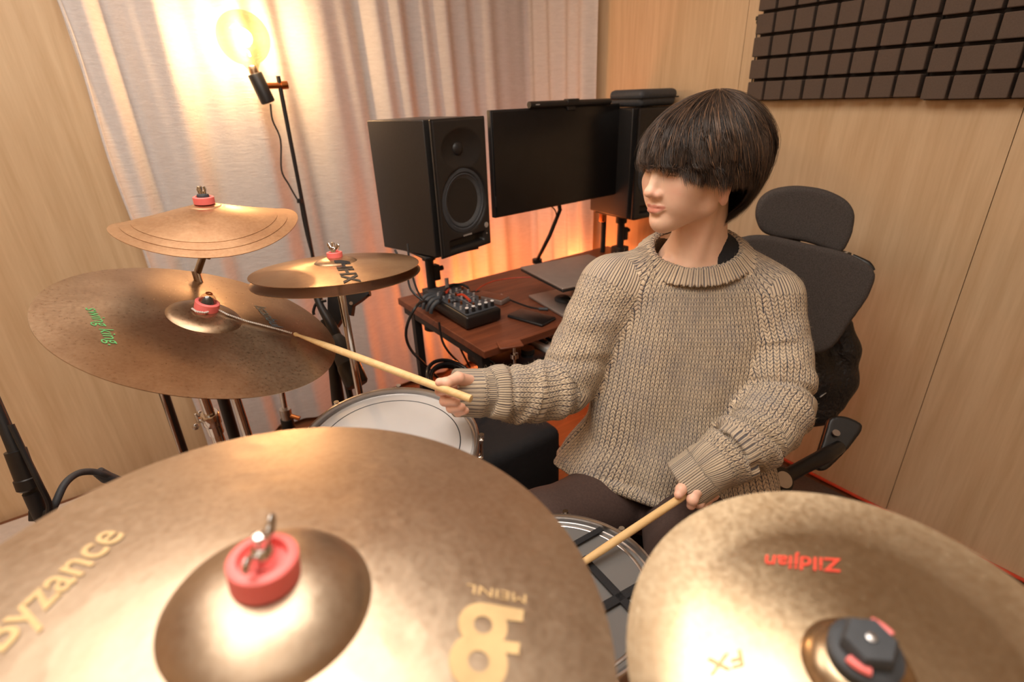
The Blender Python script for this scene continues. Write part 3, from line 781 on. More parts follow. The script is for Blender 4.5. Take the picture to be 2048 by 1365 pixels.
snr, sc_, se1, se2, sn_ = drum('snare_drum', 'grey-headed snare drum with crossed dark bands between the two foreground cymbals', (.385, .465, .652), (0, .09, 1), .170, .14, 'headgrey', 'steel', 10, .1)
def on_sn(x, y, h=.004): return at_plane(x, y, sc_+sn_*h, sn_)
def dark_band(a, b, w=.010):
    A, B = on_sn(*a), on_sn(*b); d = B-A; L = np.linalg.norm(d); d /= L
    MB().box((A+B)/2, (L/2, w, .0015), (d, np.cross(sn_, d), sn_), bev=.001).build('dark_band', 'blackmatte', snr)  # thin dark strip laid flat across the drumhead
dark_band((1120, 1105), (1204, 1058), .006); dark_band((1180, 1230), (1320, 1150), .008); dark_band((1165, 1115), (1330, 1290), .007)
MB().torus(sc_-sn_*.001, sn_, .155, .003, 72, 6, sc=.4).build('muffling_ring', 'steel', snr)
sst = thing('snare_stand', (sc_[0], sc_[1], 0), 'chrome basket stand hidden below the snare drum', 'stand')
MB().tube([sc_-sn_*.19, (sc_[0], sc_[1], .08)], .012, 12).build('pole', 'chrome', sst)
mb = MB()
for k in range(3):
    a = .5+2*PI*k/3; d = se1*math.cos(a)+se2*math.sin(a); mb.tube([sc_-sn_*.22, sc_-sn_*.155+d*.15, sc_-sn_*.13+d*.182], .006, 8)
mb.build('basket', 'chrome', sst); tripod(sst, (sc_[0], sc_[1]), .25, .22, rot=1.4)

# ------------------------------------------------------------------ desk
DZ = .72; DX0, DX1, DY0, DY1 = .712, 1.80, 1.158, 1.745
desk = thing('desk', (1.26, 1.45, 0), 'dark brown wooden desk on black steel legs, loaded with audio gear', 'desk')
MB().box(((DX0+DX1)/2, (DY0+DY1)/2, DZ-.0125), ((DX1-DX0)/2, (DY1-DY0)/2, .0125), bev=.003).build('tabletop', 'desk', desk, False)
for x, y in ((DX0+.02, DY1-.10), (DX0+.02, DY0+.04), (DX1-.03, DY1-.10), (DX1-.03, DY0+.03)):
    lg = MB().box((x, y, (DZ-.025)/2+.01), (.014, .014, (DZ-.025)/2-.01), bev=.002).build('leg', 'black', desk, False)
    MB().cyl((x, y, 0), (x, y, .012), .018).build('foot', 'rubber', lg)
MB().box((DX0+.02, (DY0+DY1)/2, DZ-.04), (.012, (DY1-DY0)/2-.03, .012)).box(((DX0+DX1)/2, DY1-.10, DZ-.04), ((DX1-DX0)/2-.03, .012, .012)).build('frame', 'black', desk, False)
MB().cyl((DX0+.055, DY1-.16, DZ-.085), (DX0+.055, DY1-.16, DZ-.055), .032).cyl((DX0+.055, DY1-.16, DZ-.055), (DX0+.055, DY1-.16, DZ-.025), .007).build('hanging_hook_disc', 'black', desk)
# lower shelf, orange-lit
MB().box((1.05, 1.62, .30), (.30, .16, .012), bev=.003).build('lower_shelf', 'desk', desk, False)
# headphone hook clamped on the front edge
q = at_z(1020, 690, DZ+.002)
r = thing('desk_clamp', q, 'small rounded clip plate on the front left edge of the desk', 'clamp')
MB().box(q+np.array([0, 0, .002]), (.036, .026, .0035), ((.93, -.36, 0), (.36, .93, 0), (0, 0, 1)), bev=.003).build('plate', 'desk', r)
MB().cyl(q+np.array([.0, -.02, -.10]), q+np.array([0, -.02, 0]), .004).cyl(q+np.array([.0, -.02, -.035]), q+np.array([0, -.02, -.022]), .012).build('screw', 'chrome', r)

# ------------------------------------------------------------------ monitor speakers
def speaker(corner, yaw, w, d, h, label, side, group='studio speakers'):
    wv = np.array([math.cos(yaw), math.sin(yaw), 0]); dv = np.array([-math.sin(yaw), math.cos(yaw), 0]); uz = np.array([0, 0, 1.0])
    c = np.array(corner, float)+wv*w/2+dv*d/2-uz*h/2
    r = thing('studio_speaker', c-uz*h/2, label, 'speaker', group)
    MB().box(c+dv*.012, (w/2, d/2-.012, h/2), (wv, dv, uz), bev=.004).build('cabinet', side, r)
    F = c-dv*(d/2-.001)
    def fp(u, v, o=0): return F+wv*u+uz*v-dv*o
    # baffle with real recesses for tweeter guide, woofer and port
    nu, nv = 61, 97; vs = []; fs = []
    tw, wf = (.0, h*.285), (.0, -h*.10)
    for i in range(nu):
        for j in range(nv):
            u = -w/2+w*i/(nu-1); v = -h/2+h*j/(nv-1); dd = .012
            ed = min(w/2-abs(u), h/2-abs(v)); dd -= .006*max(0, 1-ed/.006)**2
            rt = math.hypot((u-tw[0])/.088, (v-tw[1])/.060)
            if rt < 1: dd -= .020*(1-rt**1.6)
            rw = math.hypot(u-wf[0], v-wf[1])/.103
            if rw < 1: dd -= .012*min(1, (1-rw)*9)
            if abs(u) < w*.36 and abs(v+h*.415) < .015: dd -= .022*min(1, min((w*.36-abs(u)), (.015-abs(v+h*.415)))/.004)
            vs.append(fp(u, v, dd))
    for i in range(nu-1):
        for j in range(nv-1): a = i*nv+j; fs.append((a, a+nv, a+nv+1, a+1))
    n0 = len(vs)
    rim = [(i, 0) for i in range(nu)]+[(nu-1, j) for j in range(1, nv)]+[(i, nv-1) for i in range(nu-2, -1, -1)]+[(0, j) for j in range(nv-2, 0, -1)]
    for i, j in rim: vs.append(fp(-w/2+w*i/(nu-1), -h/2+h*j/(nv-1), 0))
    for k in range(len(rim)):
        k2 = (k+1) % len(rim); a, b = rim[k], rim[k2]; fs.append((a[0]*nv+a[1], b[0]*nv+b[1], n0+k2, n0+k))
    mesh_obj('baffle', vs, fs, 'speaker', r, autosmooth=False)
    W0 = fp(*wf, .001)
    wo = MB().lathe(W0, -dv, [(.099, .001), (.097, .006), (.088, .0075), (.084, .004), (.080, .006), (.077, .004)], 64, cap=False).build('woofer_surround', 'rubber', r)
    MB().lathe(W0, -dv, [(.078, .004), (.060, -.006), (.040, -.016), (.030, -.020)], 64, cap=False).build('cone', 'cone', wo)
    MB().lathe(W0, -dv, [(.034, -.018), (.030, -.011), (.018, -.006), (.001, -.004)], 40).build('dust_cap', 'rubber', wo)
    T0 = fp(*tw, -.008)
    MB().lathe(T0, -dv, [(.022, .0), (.020, .004), (.014, .009), (.006, .0115), (.001, .012)], 32).build('tweeter', 'speaker', r)
    lb = MB()
    for k in range(6): lb.box(fp(-.018+.0068*k, -h*.365, .0125), (.0022, .0006, .0026), (wv, dv, uz))
    lb.build('maker_mark', 'silver', r)
    MB().cyl(fp(w*.40, -h*.33, .011), fp(w*.40, -h*.33, .0135), .009).build('level_badge', 'silver', r)
    MB().cyl(fp(w*.40, -h*.40, .011), fp(w*.40, -h*.40, .0135), .0022).build('power_light', 'silver', r)
    return c, wv, dv
cL, *_ = speaker((.743, 1.426, 1.331), .277, .229, .277, .40, 'black studio speaker left of the monitor, woofer facing the drummer', 'speakerside')
cR, *_ = speaker((1.595, 1.425, 1.328), -.10, .229, .262, .405, 'black studio speaker half hidden behind the drummer\'s hair', 'speakerside')
for c, lab in ((cL, 'black pole stand with clamp under the left studio speaker'), (cR, 'black pole stand under the speaker behind the drummer\'s face')):
    zb = c[2]-.2-.003
    r = thing('speaker_stand', (c[0], c[1], 0), lab, 'stand', 'speaker pole stands')
    MB().box((c[0], c[1], zb-.004), (.10, .11, .004), bev=.002).build('plate', 'black', r)
    px_ = c[0]-.02
    MB().cyl((px_, c[1]+.03, zb-.006), (px_, c[1]+.03, DZ+.05), .0155).cyl((px_, c[1]+.03, zb-.006), (px_, c[1]+.03, zb-.05), .024).build('pole', 'black', r)
    MB().box((px_+.02, c[1]+.03, zb-.10), (.012, .016, .028), bev=.004).cyl((px_+.03, c[1]+.03, zb-.09), (px_+.05, c[1]+.03, zb-.09), .009).build('clamp_knob', 'black', r)
    MB().box((px_, c[1]+.03, DZ+.026), (.028, .028, .024), bev=.004).build('mount', 'black', r)

# ------------------------------------------------------------------ screen, light bar, arm
ya = .05; wv = np.array([math.cos(ya), math.sin(ya), 0]); dv = np.array([-math.sin(ya), math.cos(ya), 0]); uz = np.array([0, 0, 1.0])
mc = np.array([1.001, 1.496, 1.343])+wv*.305-uz*.1665
r = thing('monitor', mc-uz*.1665, 'flat black computer monitor, switched off, between the two speakers', 'monitor')
MB().box(mc+dv*.012, (.307, .010, .169), (wv, dv, uz), bev=.003).box(mc+dv*.032, (.18, .014, .10), (wv, dv, uz), bev=.006).build('casing', 'black', r)
MB().box(mc-dv*.0005, (.302, .0022, .1635), (wv, dv, uz), bev=.001).build('screen', 'screen', r)
MB().box(mc-wv*.300-uz*.115+dv*.004, (.006, .006, .018), (wv, dv, uz), bev=.002).build('cable_clip', 'black', r)
MON = r
b0_, b1_ = at_y(1058, 210, 1.50), at_y(1219, 203, 1.515)
d_ = (b1_-b0_); d_ /= np.linalg.norm(d_)
r = thing('monitor_light_bar', (b0_+b1_)/2, 'slim black light bar clipped on top of the monitor', 'lamp')
MB().cyl(b0_, b1_, .0105, n=24).build('tube', 'black', r)
bm1 = (b0_+b1_)/2
MB().box(bm1+uz*.006, (.028, .012, .008), (wv, dv, uz), bev=.003).box(bm1-uz*.014+dv*.02, (.020, .022, .010), (wv, dv, uz), bev=.004).build('clip', 'black', r)
mb = MB()
for t in (.06, .075, .09): mb.box(b0_+(b1_-b0_)*t-dv*.0102, (.003, .0008, .0016), (wv, dv, uz))
mb.build('button_marks', 'silver', r)
ap = [mc+dv*.05-uz*.02, at_y(1120, 420, 1.60), at_y(1100, 470, 1.62), at_z(1074, 522, DZ+.01)]
_arm = MB().tube(ap, .008, 12).build('stand_arm', 'black', MON)
MB().cyl(ap[-1]-uz*.008, ap[-1]+uz*.008, .022).build('stand_base', 'black', _arm)
MB().tube([mc+dv*.04-wv*.05-uz*.16, at_y(1108, 418, 1.58), at_y(1112, 440, 1.60), at_y(1095, 480, 1.62)], .0025, 8, 5).build('cable', 'black', MON)
# post between the monitor and the right speaker
p0 = at_y(1212, 330, 1.68); 
r = thing('rack_post', (p0[0], p0[1], DZ), 'upright black post with small fittings right of the monitor', 'post')
MB().cyl((p0[0], p0[1], DZ+.002), (p0[0], p0[1], 1.12), .012).build('pole', 'black', r)
MB().box((p0[0]-.02, p0[1]-.01, .90), (.010, .012, .035), bev=.003).build('bracket', 'brass', r)
MB().cyl((p0[0], p0[1]-.012, .955), (p0[0], p0[1]-.020, .955), .006).build('bolt', 'steel', r)
# headphone case on the right speaker
hc = np.array([cR[0]+.0, cR[1]-.03, 1.329+.042])
r = thing('headphone_case', hc-uz*.04, 'rounded dark zip case lying on top of the right speaker', 'case')
MB().box(hc, (.105, .085, .020), bev=.0195).box(hc-uz*.018, (.100, .082, .022), bev=.018).build('shell', 'rubber', r)
MB().box(hc-uz*.010, (.107, .087, .0022), bev=.002).build('zip', 'blackmatte', r)
# microphone stand behind
Y5 = 1.79
r = thing('microphone_stand', (float(at_y(1284, 200, Y5)[0]), Y5, 0), 'tall thin black stand rising beside the right speaker towards the ceiling', 'stand', 'microphone stands')
xx = float(at_y(1284, 180, Y5)[0])
MB().cyl((xx, Y5, .02), (xx, Y5, 1.44), .011).tube([at_y(1286, 170, Y5), at_y(1289, 90, Y5), at_y(1300, -60, Y5)], .0075, 12).build('pole', 'black', r)
MB().cyl(at_y(1290, 104, Y5)-UPV*.012, at_y(1290, 104, Y5)+UPV*.012, .0125).cyl(at_y(1290, 100, Y5), at_y(1302, 97, Y5), .008).build('clutch', 'black', r)
MB().box(at_y(1277, 127, Y5), (.014, .012, .017), (RGT, FWD, UPV), bev=.004).tube([at_y(1274, 128, Y5), at_y(1271, 150, Y5), at_y(1268, 185, Y5), (xx-.03, Y5, 1.3)], .0055, 8).build('bracket', 'black', r)
MB().tube([at_y(*q, Y5) for q in [(1311, -10), (1306, 40), (1300, 95), (1295, 130), (1290, 180)]], .0018, 6, 5).build('cable', 'black', r)
MB().cyl((xx, Y5, 0), (xx, Y5, .02), .05, .045, 40).build('base', 'black', r)

# ------------------------------------------------------------------ things on the desk
def on(x, y, h=0): return at_z(x, y, DZ+h)
# mixer
A, B, Cc = on(935, 664), on(1004, 642), on(866, 606)
fx_ = (B-A); Wm = np.linalg.norm(fx_); fx_ /= Wm; fy_ = np.array([-fx_[1], fx_[0], 0]); Lm = .29
r = thing('audio_mixer', A+fx_*Wm/2+fy_*Lm/2, 'small black mixing desk with many knobs on the left end of the desk', 'mixer')
mcx = A+fx_*Wm/2+fy_*Lm/2
tilt = .05; fyt = fy_*math.cos(tilt)+uz*math.sin(tilt); fzt = np.cross(fx_, fyt)
MB().box(mcx+uz*.032, (Wm/2, Lm/2, .022), (fx_, fyt, fzt), bev=.008).build('body', 'plastic', r)
topc = mcx+uz*.032+fzt*.0222
MB().box(topc+fzt*.0006, (Wm/2-.008, Lm/2-.012, .0012), (fx_, fyt, fzt), bev=.001).build('face_plate', 'rubber', r)
for i in range(5):
    for j in range(6):
        if (i, j) in ((2, 2), (3, 3)): continue
        big = j == 0; rr_ = .0062 if big else .0042
        p = topc+fx_*((i-2)*.019)*Wm/.105+fyt*(-Lm/2+.026+j*.036)+fzt*.0015
        kn = MB().cyl(p, p+fzt*(.017 if big else .011), rr_, rr_*.86, 14).build('knob', 'black' if big else ('silver' if (i+j) % 3 else 'brass'), r)
        if big: MB().cyl(p+fzt*.017, p+fzt*.019, .0058, n=14).build('knob_cap', 'white', kn)
mb = MB()
for k in range(9): mb.box(topc+fx_*RNG.uniform(-.04, .04)+fyt*RNG.uniform(-.10, .11)+fzt*.0018, (RNG.uniform(.004, .012), .0012, .0004), (fx_, fyt, fzt))
mb.box(topc+fzt*.0016, (.04, .0009, .0004), (fx_, fyt, fzt)).box(topc+fzt*.0016, (.0009, .10, .0004), (fx_, fyt, fzt)).build('panel_markings', 'silver', r)
MB().cyl(topc+fyt*.10+fx_*.01+fzt*.004, topc+fyt*.10+fx_*.01+fzt*.04, .007).build('silver_plug', 'silver', r)
# jack plugs and looping cables at its back-left
for k in range(4):
    p = mcx-fx_*(Wm/2-.004)+fy_*(.02+.026*k)+uz*.05
    mb = MB().tube([p+fx_*.012+uz*.006, p-fx_*.015+uz*.004, p-fx_*.035-uz*.012, p-fx_*.04-uz*.028], [.0075, .008, .007, .006], 10, 4)
    mb.build('grey_plug', 'rubber', r)
for k, (col, pts) in enumerate([('black', [(885, 590), (900, 572), (925, 570), (938, 580), (930, 598), (905, 606)]), ('blackmatte', [(880, 600), (895, 578), (918, 574), (932, 586), (950, 600)]), ('redcable', [(893, 585), (905, 574), (915, 583), (908, 592), (925, 590), (940, 602)]), ('black', [(872, 604), (890, 584), (912, 580), (926, 592)]), ('rubber', [(868, 608), (880, 592), (900, 590), (915, 600)])]):
    o = top(MB().tube([on(*q, .055+.012*math.sin(i*1.3+k)) for i, q in enumerate(pts)], .0045, 8, 6), 'audio_cable', col, ['thick black cable looping over the back of the mixer', 'dull black cable crossing behind the mixer knobs', 'orange cable curled over the mixer', 'black cable low behind the mixer', 'grey cable at the left corner of the mixer'][k], 'cable', on(*pts[0], .03))
o = top(MB().tube([on(858, 603, .02), at(838, 607, 1.62), at(818, 640, 1.60), at(812, 672, 1.62), at(822, 700, 1.64), at(845, 725, 1.66), at(880, 760, 1.75)], .0045, 8, 6), 'audio_cable', 'black', 'black cable looping down off the left end of the desk', 'cable', on(858, 603))
o = top(MB().tube([at(878, 645, 1.68), at(884, 680, 1.70), at(898, 705, 1.72), at(925, 735, 1.8), at(935, 770, 1.85)], .004, 8, 5), 'audio_cable', 'black', 'black cable hanging under the left end of the desk', 'cable', at(898, 705, 1.72))
o = top(MB().tube([at(912, 672, 1.7), at(922, 700, 1.74), at(940, 735, 1.8)], .0035, 8, 5), 'audio_cable', 'black', 'thin cable hanging under the desk, right of the thicker one', 'cable', at(922, 700, 1.74))
for k, pts in enumerate([[(815, 488), (820, 530), (832, 575), (846, 600)], [(790, 500), (812, 545), (822, 580), (845, 602)]]):
    top(MB().tube([at(q[0], q[1], 1.52) for q in pts], .003, 8, 5), 'speaker_cable', 'black', ['thin cable dropping from the left speaker beside its stand', 'outer thin cable dropping from the left speaker towards the desk corner'][k], 'cable', at(*pts[0], 1.52))
# small dark box, phone, usb cable
def slab(name, c4, h, mat, label, cat, bev=.004, z=0.0):
    P = [on(*q, z) for q in c4]; c = sum(P)/4; a = (P[1]-P[0]+P[2]-P[3])/2; b = (P[3]-P[0]+P[2]-P[1])/2
    la, lb = np.linalg.norm(a), np.linalg.norm(b); a /= la; b = b-a*np.dot(a, b); b /= np.linalg.norm(b)
    r = thing(name, c, label, cat)
    MB().box(c+uz*h/2, (la/2, lb/2, h/2-.0003), (a, b, np.cross(a, b)), bev=bev).build('body', mat, r)
    return r, c, a, b, la, lb
r, c, a, b, la, lb = slab('recorder', [(992, 617), (1010, 607), (975, 588), (957, 596)], .020, 'laptop', 'small dark flat box beside the mixer, behind the phone', 'audio device')
MB().box(c+uz*.0205, (la/2-.003, lb/2-.003, .0008), (a, b, uz), bev=.0005).build('lid', 'desk', r)
r, c, a, b, la, lb = slab('phone', [(1080, 658), (1109, 642), (1047, 620), (1018, 634)], .010, 'black', 'black phone lying face up near the front edge of the desk', 'phone', .004)
MB().box(c+uz*.0102, (la/2-.003, lb/2-.003, .0006), (a, b, uz), bev=.0004).build('screen', 'screen', r)
o = top(MB().tube([on(*q, .006) for q in [(925, 588), (955, 583), (985, 588), (1005, 594), (1035, 606), (1062, 615), (1090, 619)]], .003, 8, 5), 'usb_cable', 'black', 'thin black lead with a plug at its end crossing the desk behind the phone', 'cable', on(1005, 594))
a_, b_ = on(1078, 618, .006), on(1096, 619, .006); MB().cyl(a_, b_, .0055).build('plug', 'rubber', o)
MB().box(on(1001, 592, .008), (.008, .005, .005), bev=.002).build('connector', 'silver', o)
o = top(MB().tube([on(*q, .05) for q in [(952, 582), (965, 572), (990, 562), (1030, 556), (1062, 555)]], .002, 6, 5), 'audio_cable', 'redcable', 'pale orange wire running behind the desk gear towards the laptop', 'cable', on(990, 562))
p = on(1128, 607)
r = thing('mouse', p, 'small dark rounded device on the desk half behind the drummer\'s shoulder', 'device')
MB().sphere(p+uz*.014, .03, 20, sc=(1.0, 1.3, .5)).build('body', 'rubber', r)
MB().cyl(p+uz*.024-fx_*.01, p+uz*.0285-fx_*.01, .007).build('wheel', 'black', r)
# laptop on a riser
lz = .115
P = [on(1040, 534, lz), on(1125, 577, lz), on(1215, 552, lz), on(1163, 503, lz)]
c = (P[0]+P[1]+P[2]+P[3])/4
la_ = np.array([.0, -1, 0]); c = np.array([1.245, 1.36, DZ+lz]); 
r = thing('laptop', c, 'closed brown-grey laptop raised on a stand at the right of the desk', 'laptop')
e = P[1]-P[0]; e[2] = 0; le = np.linalg.norm(e); e /= le; f_ = P[3]-P[0]; f_ = f_-e*np.dot(f_, e); f_[2] = 0; lf = np.linalg.norm(f_); f_ /= lf
c2 = P[0]+e*le/2+f_*lf/2
MB().box(c2-uz*.004, (le/2, lf/2, .004), (e, f_, uz), bev=.0035).build('lid', 'laptop', r)
MB().box(c2-uz*.012, (le/2-.001, lf/2-.001, .004), (e, f_, uz), bev=.0035).build('body', 'black', r)
r = thing('laptop_stand', c2-uz*lz, 'folding black stand under the raised laptop', 'stand')
MB().box(c2-uz*(lz-.006), (le/2-.02, lf/2-.02, .005), (e, f_, uz), bev=.003).build('base_plate', 'laptop', r)
MB().tube([c2-uz*(lz-.01)-e*(le/2-.04)+f_*.06, c2-uz*.02-e*(le/2-.02)+f_*.02], .006, 8).tube([c2-uz*(lz-.01)+e*(le/2-.04)+f_*.06, c2-uz*.02+e*(le/2-.03)+f_*.02], .006, 8).tube([c2-uz*(lz-.01)-e*(le/2-.04)+f_*.06, c2-uz*(lz-.01)+e*(le/2-.04)+f_*.06], .006, 8).build('struts', 'black', r)
# keyboard on a stand under the desk front
kz = .615
ka, kb = at_z(1012, 730, kz), at_z(1120, 690, kz)
kb0 = np.array([.90, 1.02, kz])
kz = .633
r = thing('piano_keyboard', (1.16, 1.24, kz), 'black electric piano with white keys tucked just under the desk front', 'keyboard')
MB().box((1.17, 1.25, kz-.02), (.40, .115, .022), bev=.008).build('body', 'plastic', r)
for k in range(27):
    MB().box((.962+.0222*k, 1.205, kz+.010), (.0105, .068, .009), bev=.002).build('white_key', 'white', r)
    if k % 7 not in (2, 6): MB().box((.962+.0222*k+.0111, 1.235, kz+.024), (.0055, .043, .006), bev=.002).build('black_key', 'blackgloss', r)
MB().box((.86, 1.225, kz+.006), (.082, .085, .004), bev=.003).build('control_panel', 'blackgloss', r)
MB().cyl((.90, 1.20, kz+.01), (.90, 1.20, kz+.024), .022).build('wheel', 'plastic', r)
MB().tube([(.82, 1.30, kz-.04), (.82, 1.30, .02)], .013, 8).build('leg', 'black', r); MB().tube([(1.50, 1.30, kz-.04), (1.50, 1.30, .02)], .013, 8).build('leg', 'black', r)
# dark low cases and a pedal area behind the drums
top(MB().box((.715, 1.09, .25), (.135, .12, .25), bev=.03), 'equipment_case', 'blackmatte', 'tall black soft equipment case on the floor below the drummer\'s right forearm', 'case', (.715, 1.09, 0))
top(MB().box((.60, 1.42, .055), (.10, .12, .055), bev=.02), 'gear_bag', 'jacket', 'flat black bag on the floor under the left end of the desk', 'bag', (.66, 1.42, 0))
pc = at(905, 770, 1.62)
r = thing('cable_coil', (pc[0], pc[1], pc[2]-.03), 'coiled black cable hung low behind the drummer\'s right hand', 'cable')
MB().torus(pc, (.2, -.5, .85), .075, .008, 48, 10).torus(pc+uz*.012, (.15, -.5, .85), .068, .007, 48, 10).torus(pc+uz*.02, (.25, -.45, .85), .079, .006, 48, 10).build('loops', 'blackgloss', r)
MB().tube([pc-uz*.02, (pc[0], pc[1], .03)], .007, 8).build('tail', 'black', r)
top(MB().box((1.22, .98, .06), (.12, .09, .06), bev=.012), 'floor_unit', 'silver', 'pale grey unit on the floor behind the drummer\'s right thigh', 'device', (1.22, .98, 0))
top(MB().tube([at(1094, 848, 1.62), at(1106, 868, 1.65), at(1120, 900, 1.7)], .004, 8, 4), 'cable', 'redcable', 'short orange cable seen under the drummer\'s right elbow', 'cable', at(1106, 868, 1.65))

# ------------------------------------------------------------------ boom microphone between hi-hats and desk
r = thing('boom_microphone', at(690, 700, 1.42), 'black microphone boom with thick counterweight grip hanging below the hi-hats', 'microphone')
B = [at(622, 560, 1.46), at(640, 610, 1.44), at(662, 650, 1.42), at(678, 685, 1.41)]
MB().tube(B, [.009, .010, .014, .016], 14, 5).build('boom', 'black', r)
g0, g1, g2, g3 = at(672, 672, 1.41), at(688, 706, 1.40), at(704, 742, 1.39), at(715, 772, 1.385)
w_ = (g3-g0); L_ = np.linalg.norm(w_); w_ /= L_
MB().lathe(g0, w_, [(.014, 0), (.024, .02), (.028, .05), (.029, .085)], 32).build('body', 'rubber', r)
MB().lathe(g0+w_*.085, w_, [(.029, 0), (.031, .008), (.031, L_-.092), (.027, L_-.086), (.002, L_-.085)], 32).build('grille', 'plastic', r)
MB().tube([at(628, 556, 1.47), at(640, 600, 1.45), at(655, 640, 1.43)], .004, 8, 4).tube([at(652, 602, 1.44), at(634, 606, 1.44), at(627, 622, 1.44), at(628, 630, 1.44)], .004, 8, 4).build('cable', 'black', r)
s0 = at(667, 730, 1.42); s1 = at(676, 800, 1.47)
MB().tube([at(650, 640, 1.43), s0, s1, (s1[0]+.01, s1[1]+.03, .02)], [.012, .014, .018, .016], 12).build('pole', 'black', r)
MB().cyl((s1[0]+.01, s1[1]+.03, .0), (s1[0]+.01, s1[1]+.03, .03), .10, .09, 32).build('base', 'black', r)
bp = [(655, 585), (700, 582), (722, 580), (735, 590), (720, 602), (705, 612), (702, 632), (690, 628), (682, 640), (672, 655), (655, 625)]
def plate(name, pts, depth, th, mat, parent):
    P = [at(q[0], q[1], depth) for q in pts]; n = len(P); vs = P+[p+FWD*th for p in P]
    fs = [tuple(range(n)), tuple(range(2*n-1, n-1, -1))]+[(i, (i+1) % n, (i+1) % n+n, i+n) for i in range(n)]
    o = MB().add(vs, fs).build(name, mat, parent, False); return o
r2 = thing('mounting_bracket', at(690, 610, 1.50), 'angular black bracket behind the boom microphone under the hi-hats', 'bracket')
plate('plate', bp, 1.49, .03, 'plastic', r2)
MB().cyl(at(702, 607, 1.485), at(702, 607, 1.495), .005).build('bolt', 'steel', r2)
MB().tube([at(740, 586, 1.50), at(680, 600, 1.51), at(665, 640, 1.5), (s1[0]+.06, s1[1]+.06, .3), (s1[0]+.06, s1[1]+.06, .01)], .010, 8).build('strut', 'black', r2)

# microphone stand at far left with cables
ma, mb_, mc_, md = at(-40, 735, 1.05), at(32, 905, 1.08), at(62, 985, 1.10), at(82, 1030, 1.12)
r = thing('microphone_stand', (md[0]+.05, md[1]+.02, 0), 'black stand with thick sleeve joint leaning in at the far left edge', 'stand', 'microphone stands')
MB().tube([ma, mb_], [.010, .0125], 14).build('boom', 'black', r)
u_ = (mc_-mb_)/np.linalg.norm(mc_-mb_)
MB().lathe(mb_-u_*.005, u_, [(.012, 0), (.0185, .001), (.0185, .062), (.021, .064), (.021, .085), (.016, .09)], 28).build('sleeve', 'plastic', r)
MB().tube([mc_, md, (md[0]+.05, md[1]+.02, .02)], .015, 14).box(md, (.020, .012, .010), (RGT, UPV, FWD), bev=.003).build('pole', 'black', r)
MB().cyl((md[0]+.05, md[1]+.02, 0), (md[0]+.05, md[1]+.02, .02), .12, .11, 32).build('base', 'black', r)
MB().tube([at(22, 850, 1.06), at(48, 905, 1.07), at(80, 970, 1.08), at(98, 1010, 1.10), at(92, 1040, 1.1)], .0055, 8, 5).build('cable', 'black', r)
o = top(MB().tube([at(105, 1022, 1.12), at(112, 1005, 1.12), at(130, 968, 1.14), at(155, 948, 1.17), at(182, 944, 1.2), at(205, 949, 1.22), at(228, 958, 1.25)], .0075, 12, 6), 'microphone_cable', 'rubber', 'thick grey cable arching from the far left stand to a plug behind the crash cymbal', 'cable', at(130, 968, 1.14))
MB().tube([at(196, 944, 1.22), at(212, 955, 1.235), at(240, 966, 1.26)], [.012, .014, .013], 12).build('plug', 'rubber', o)

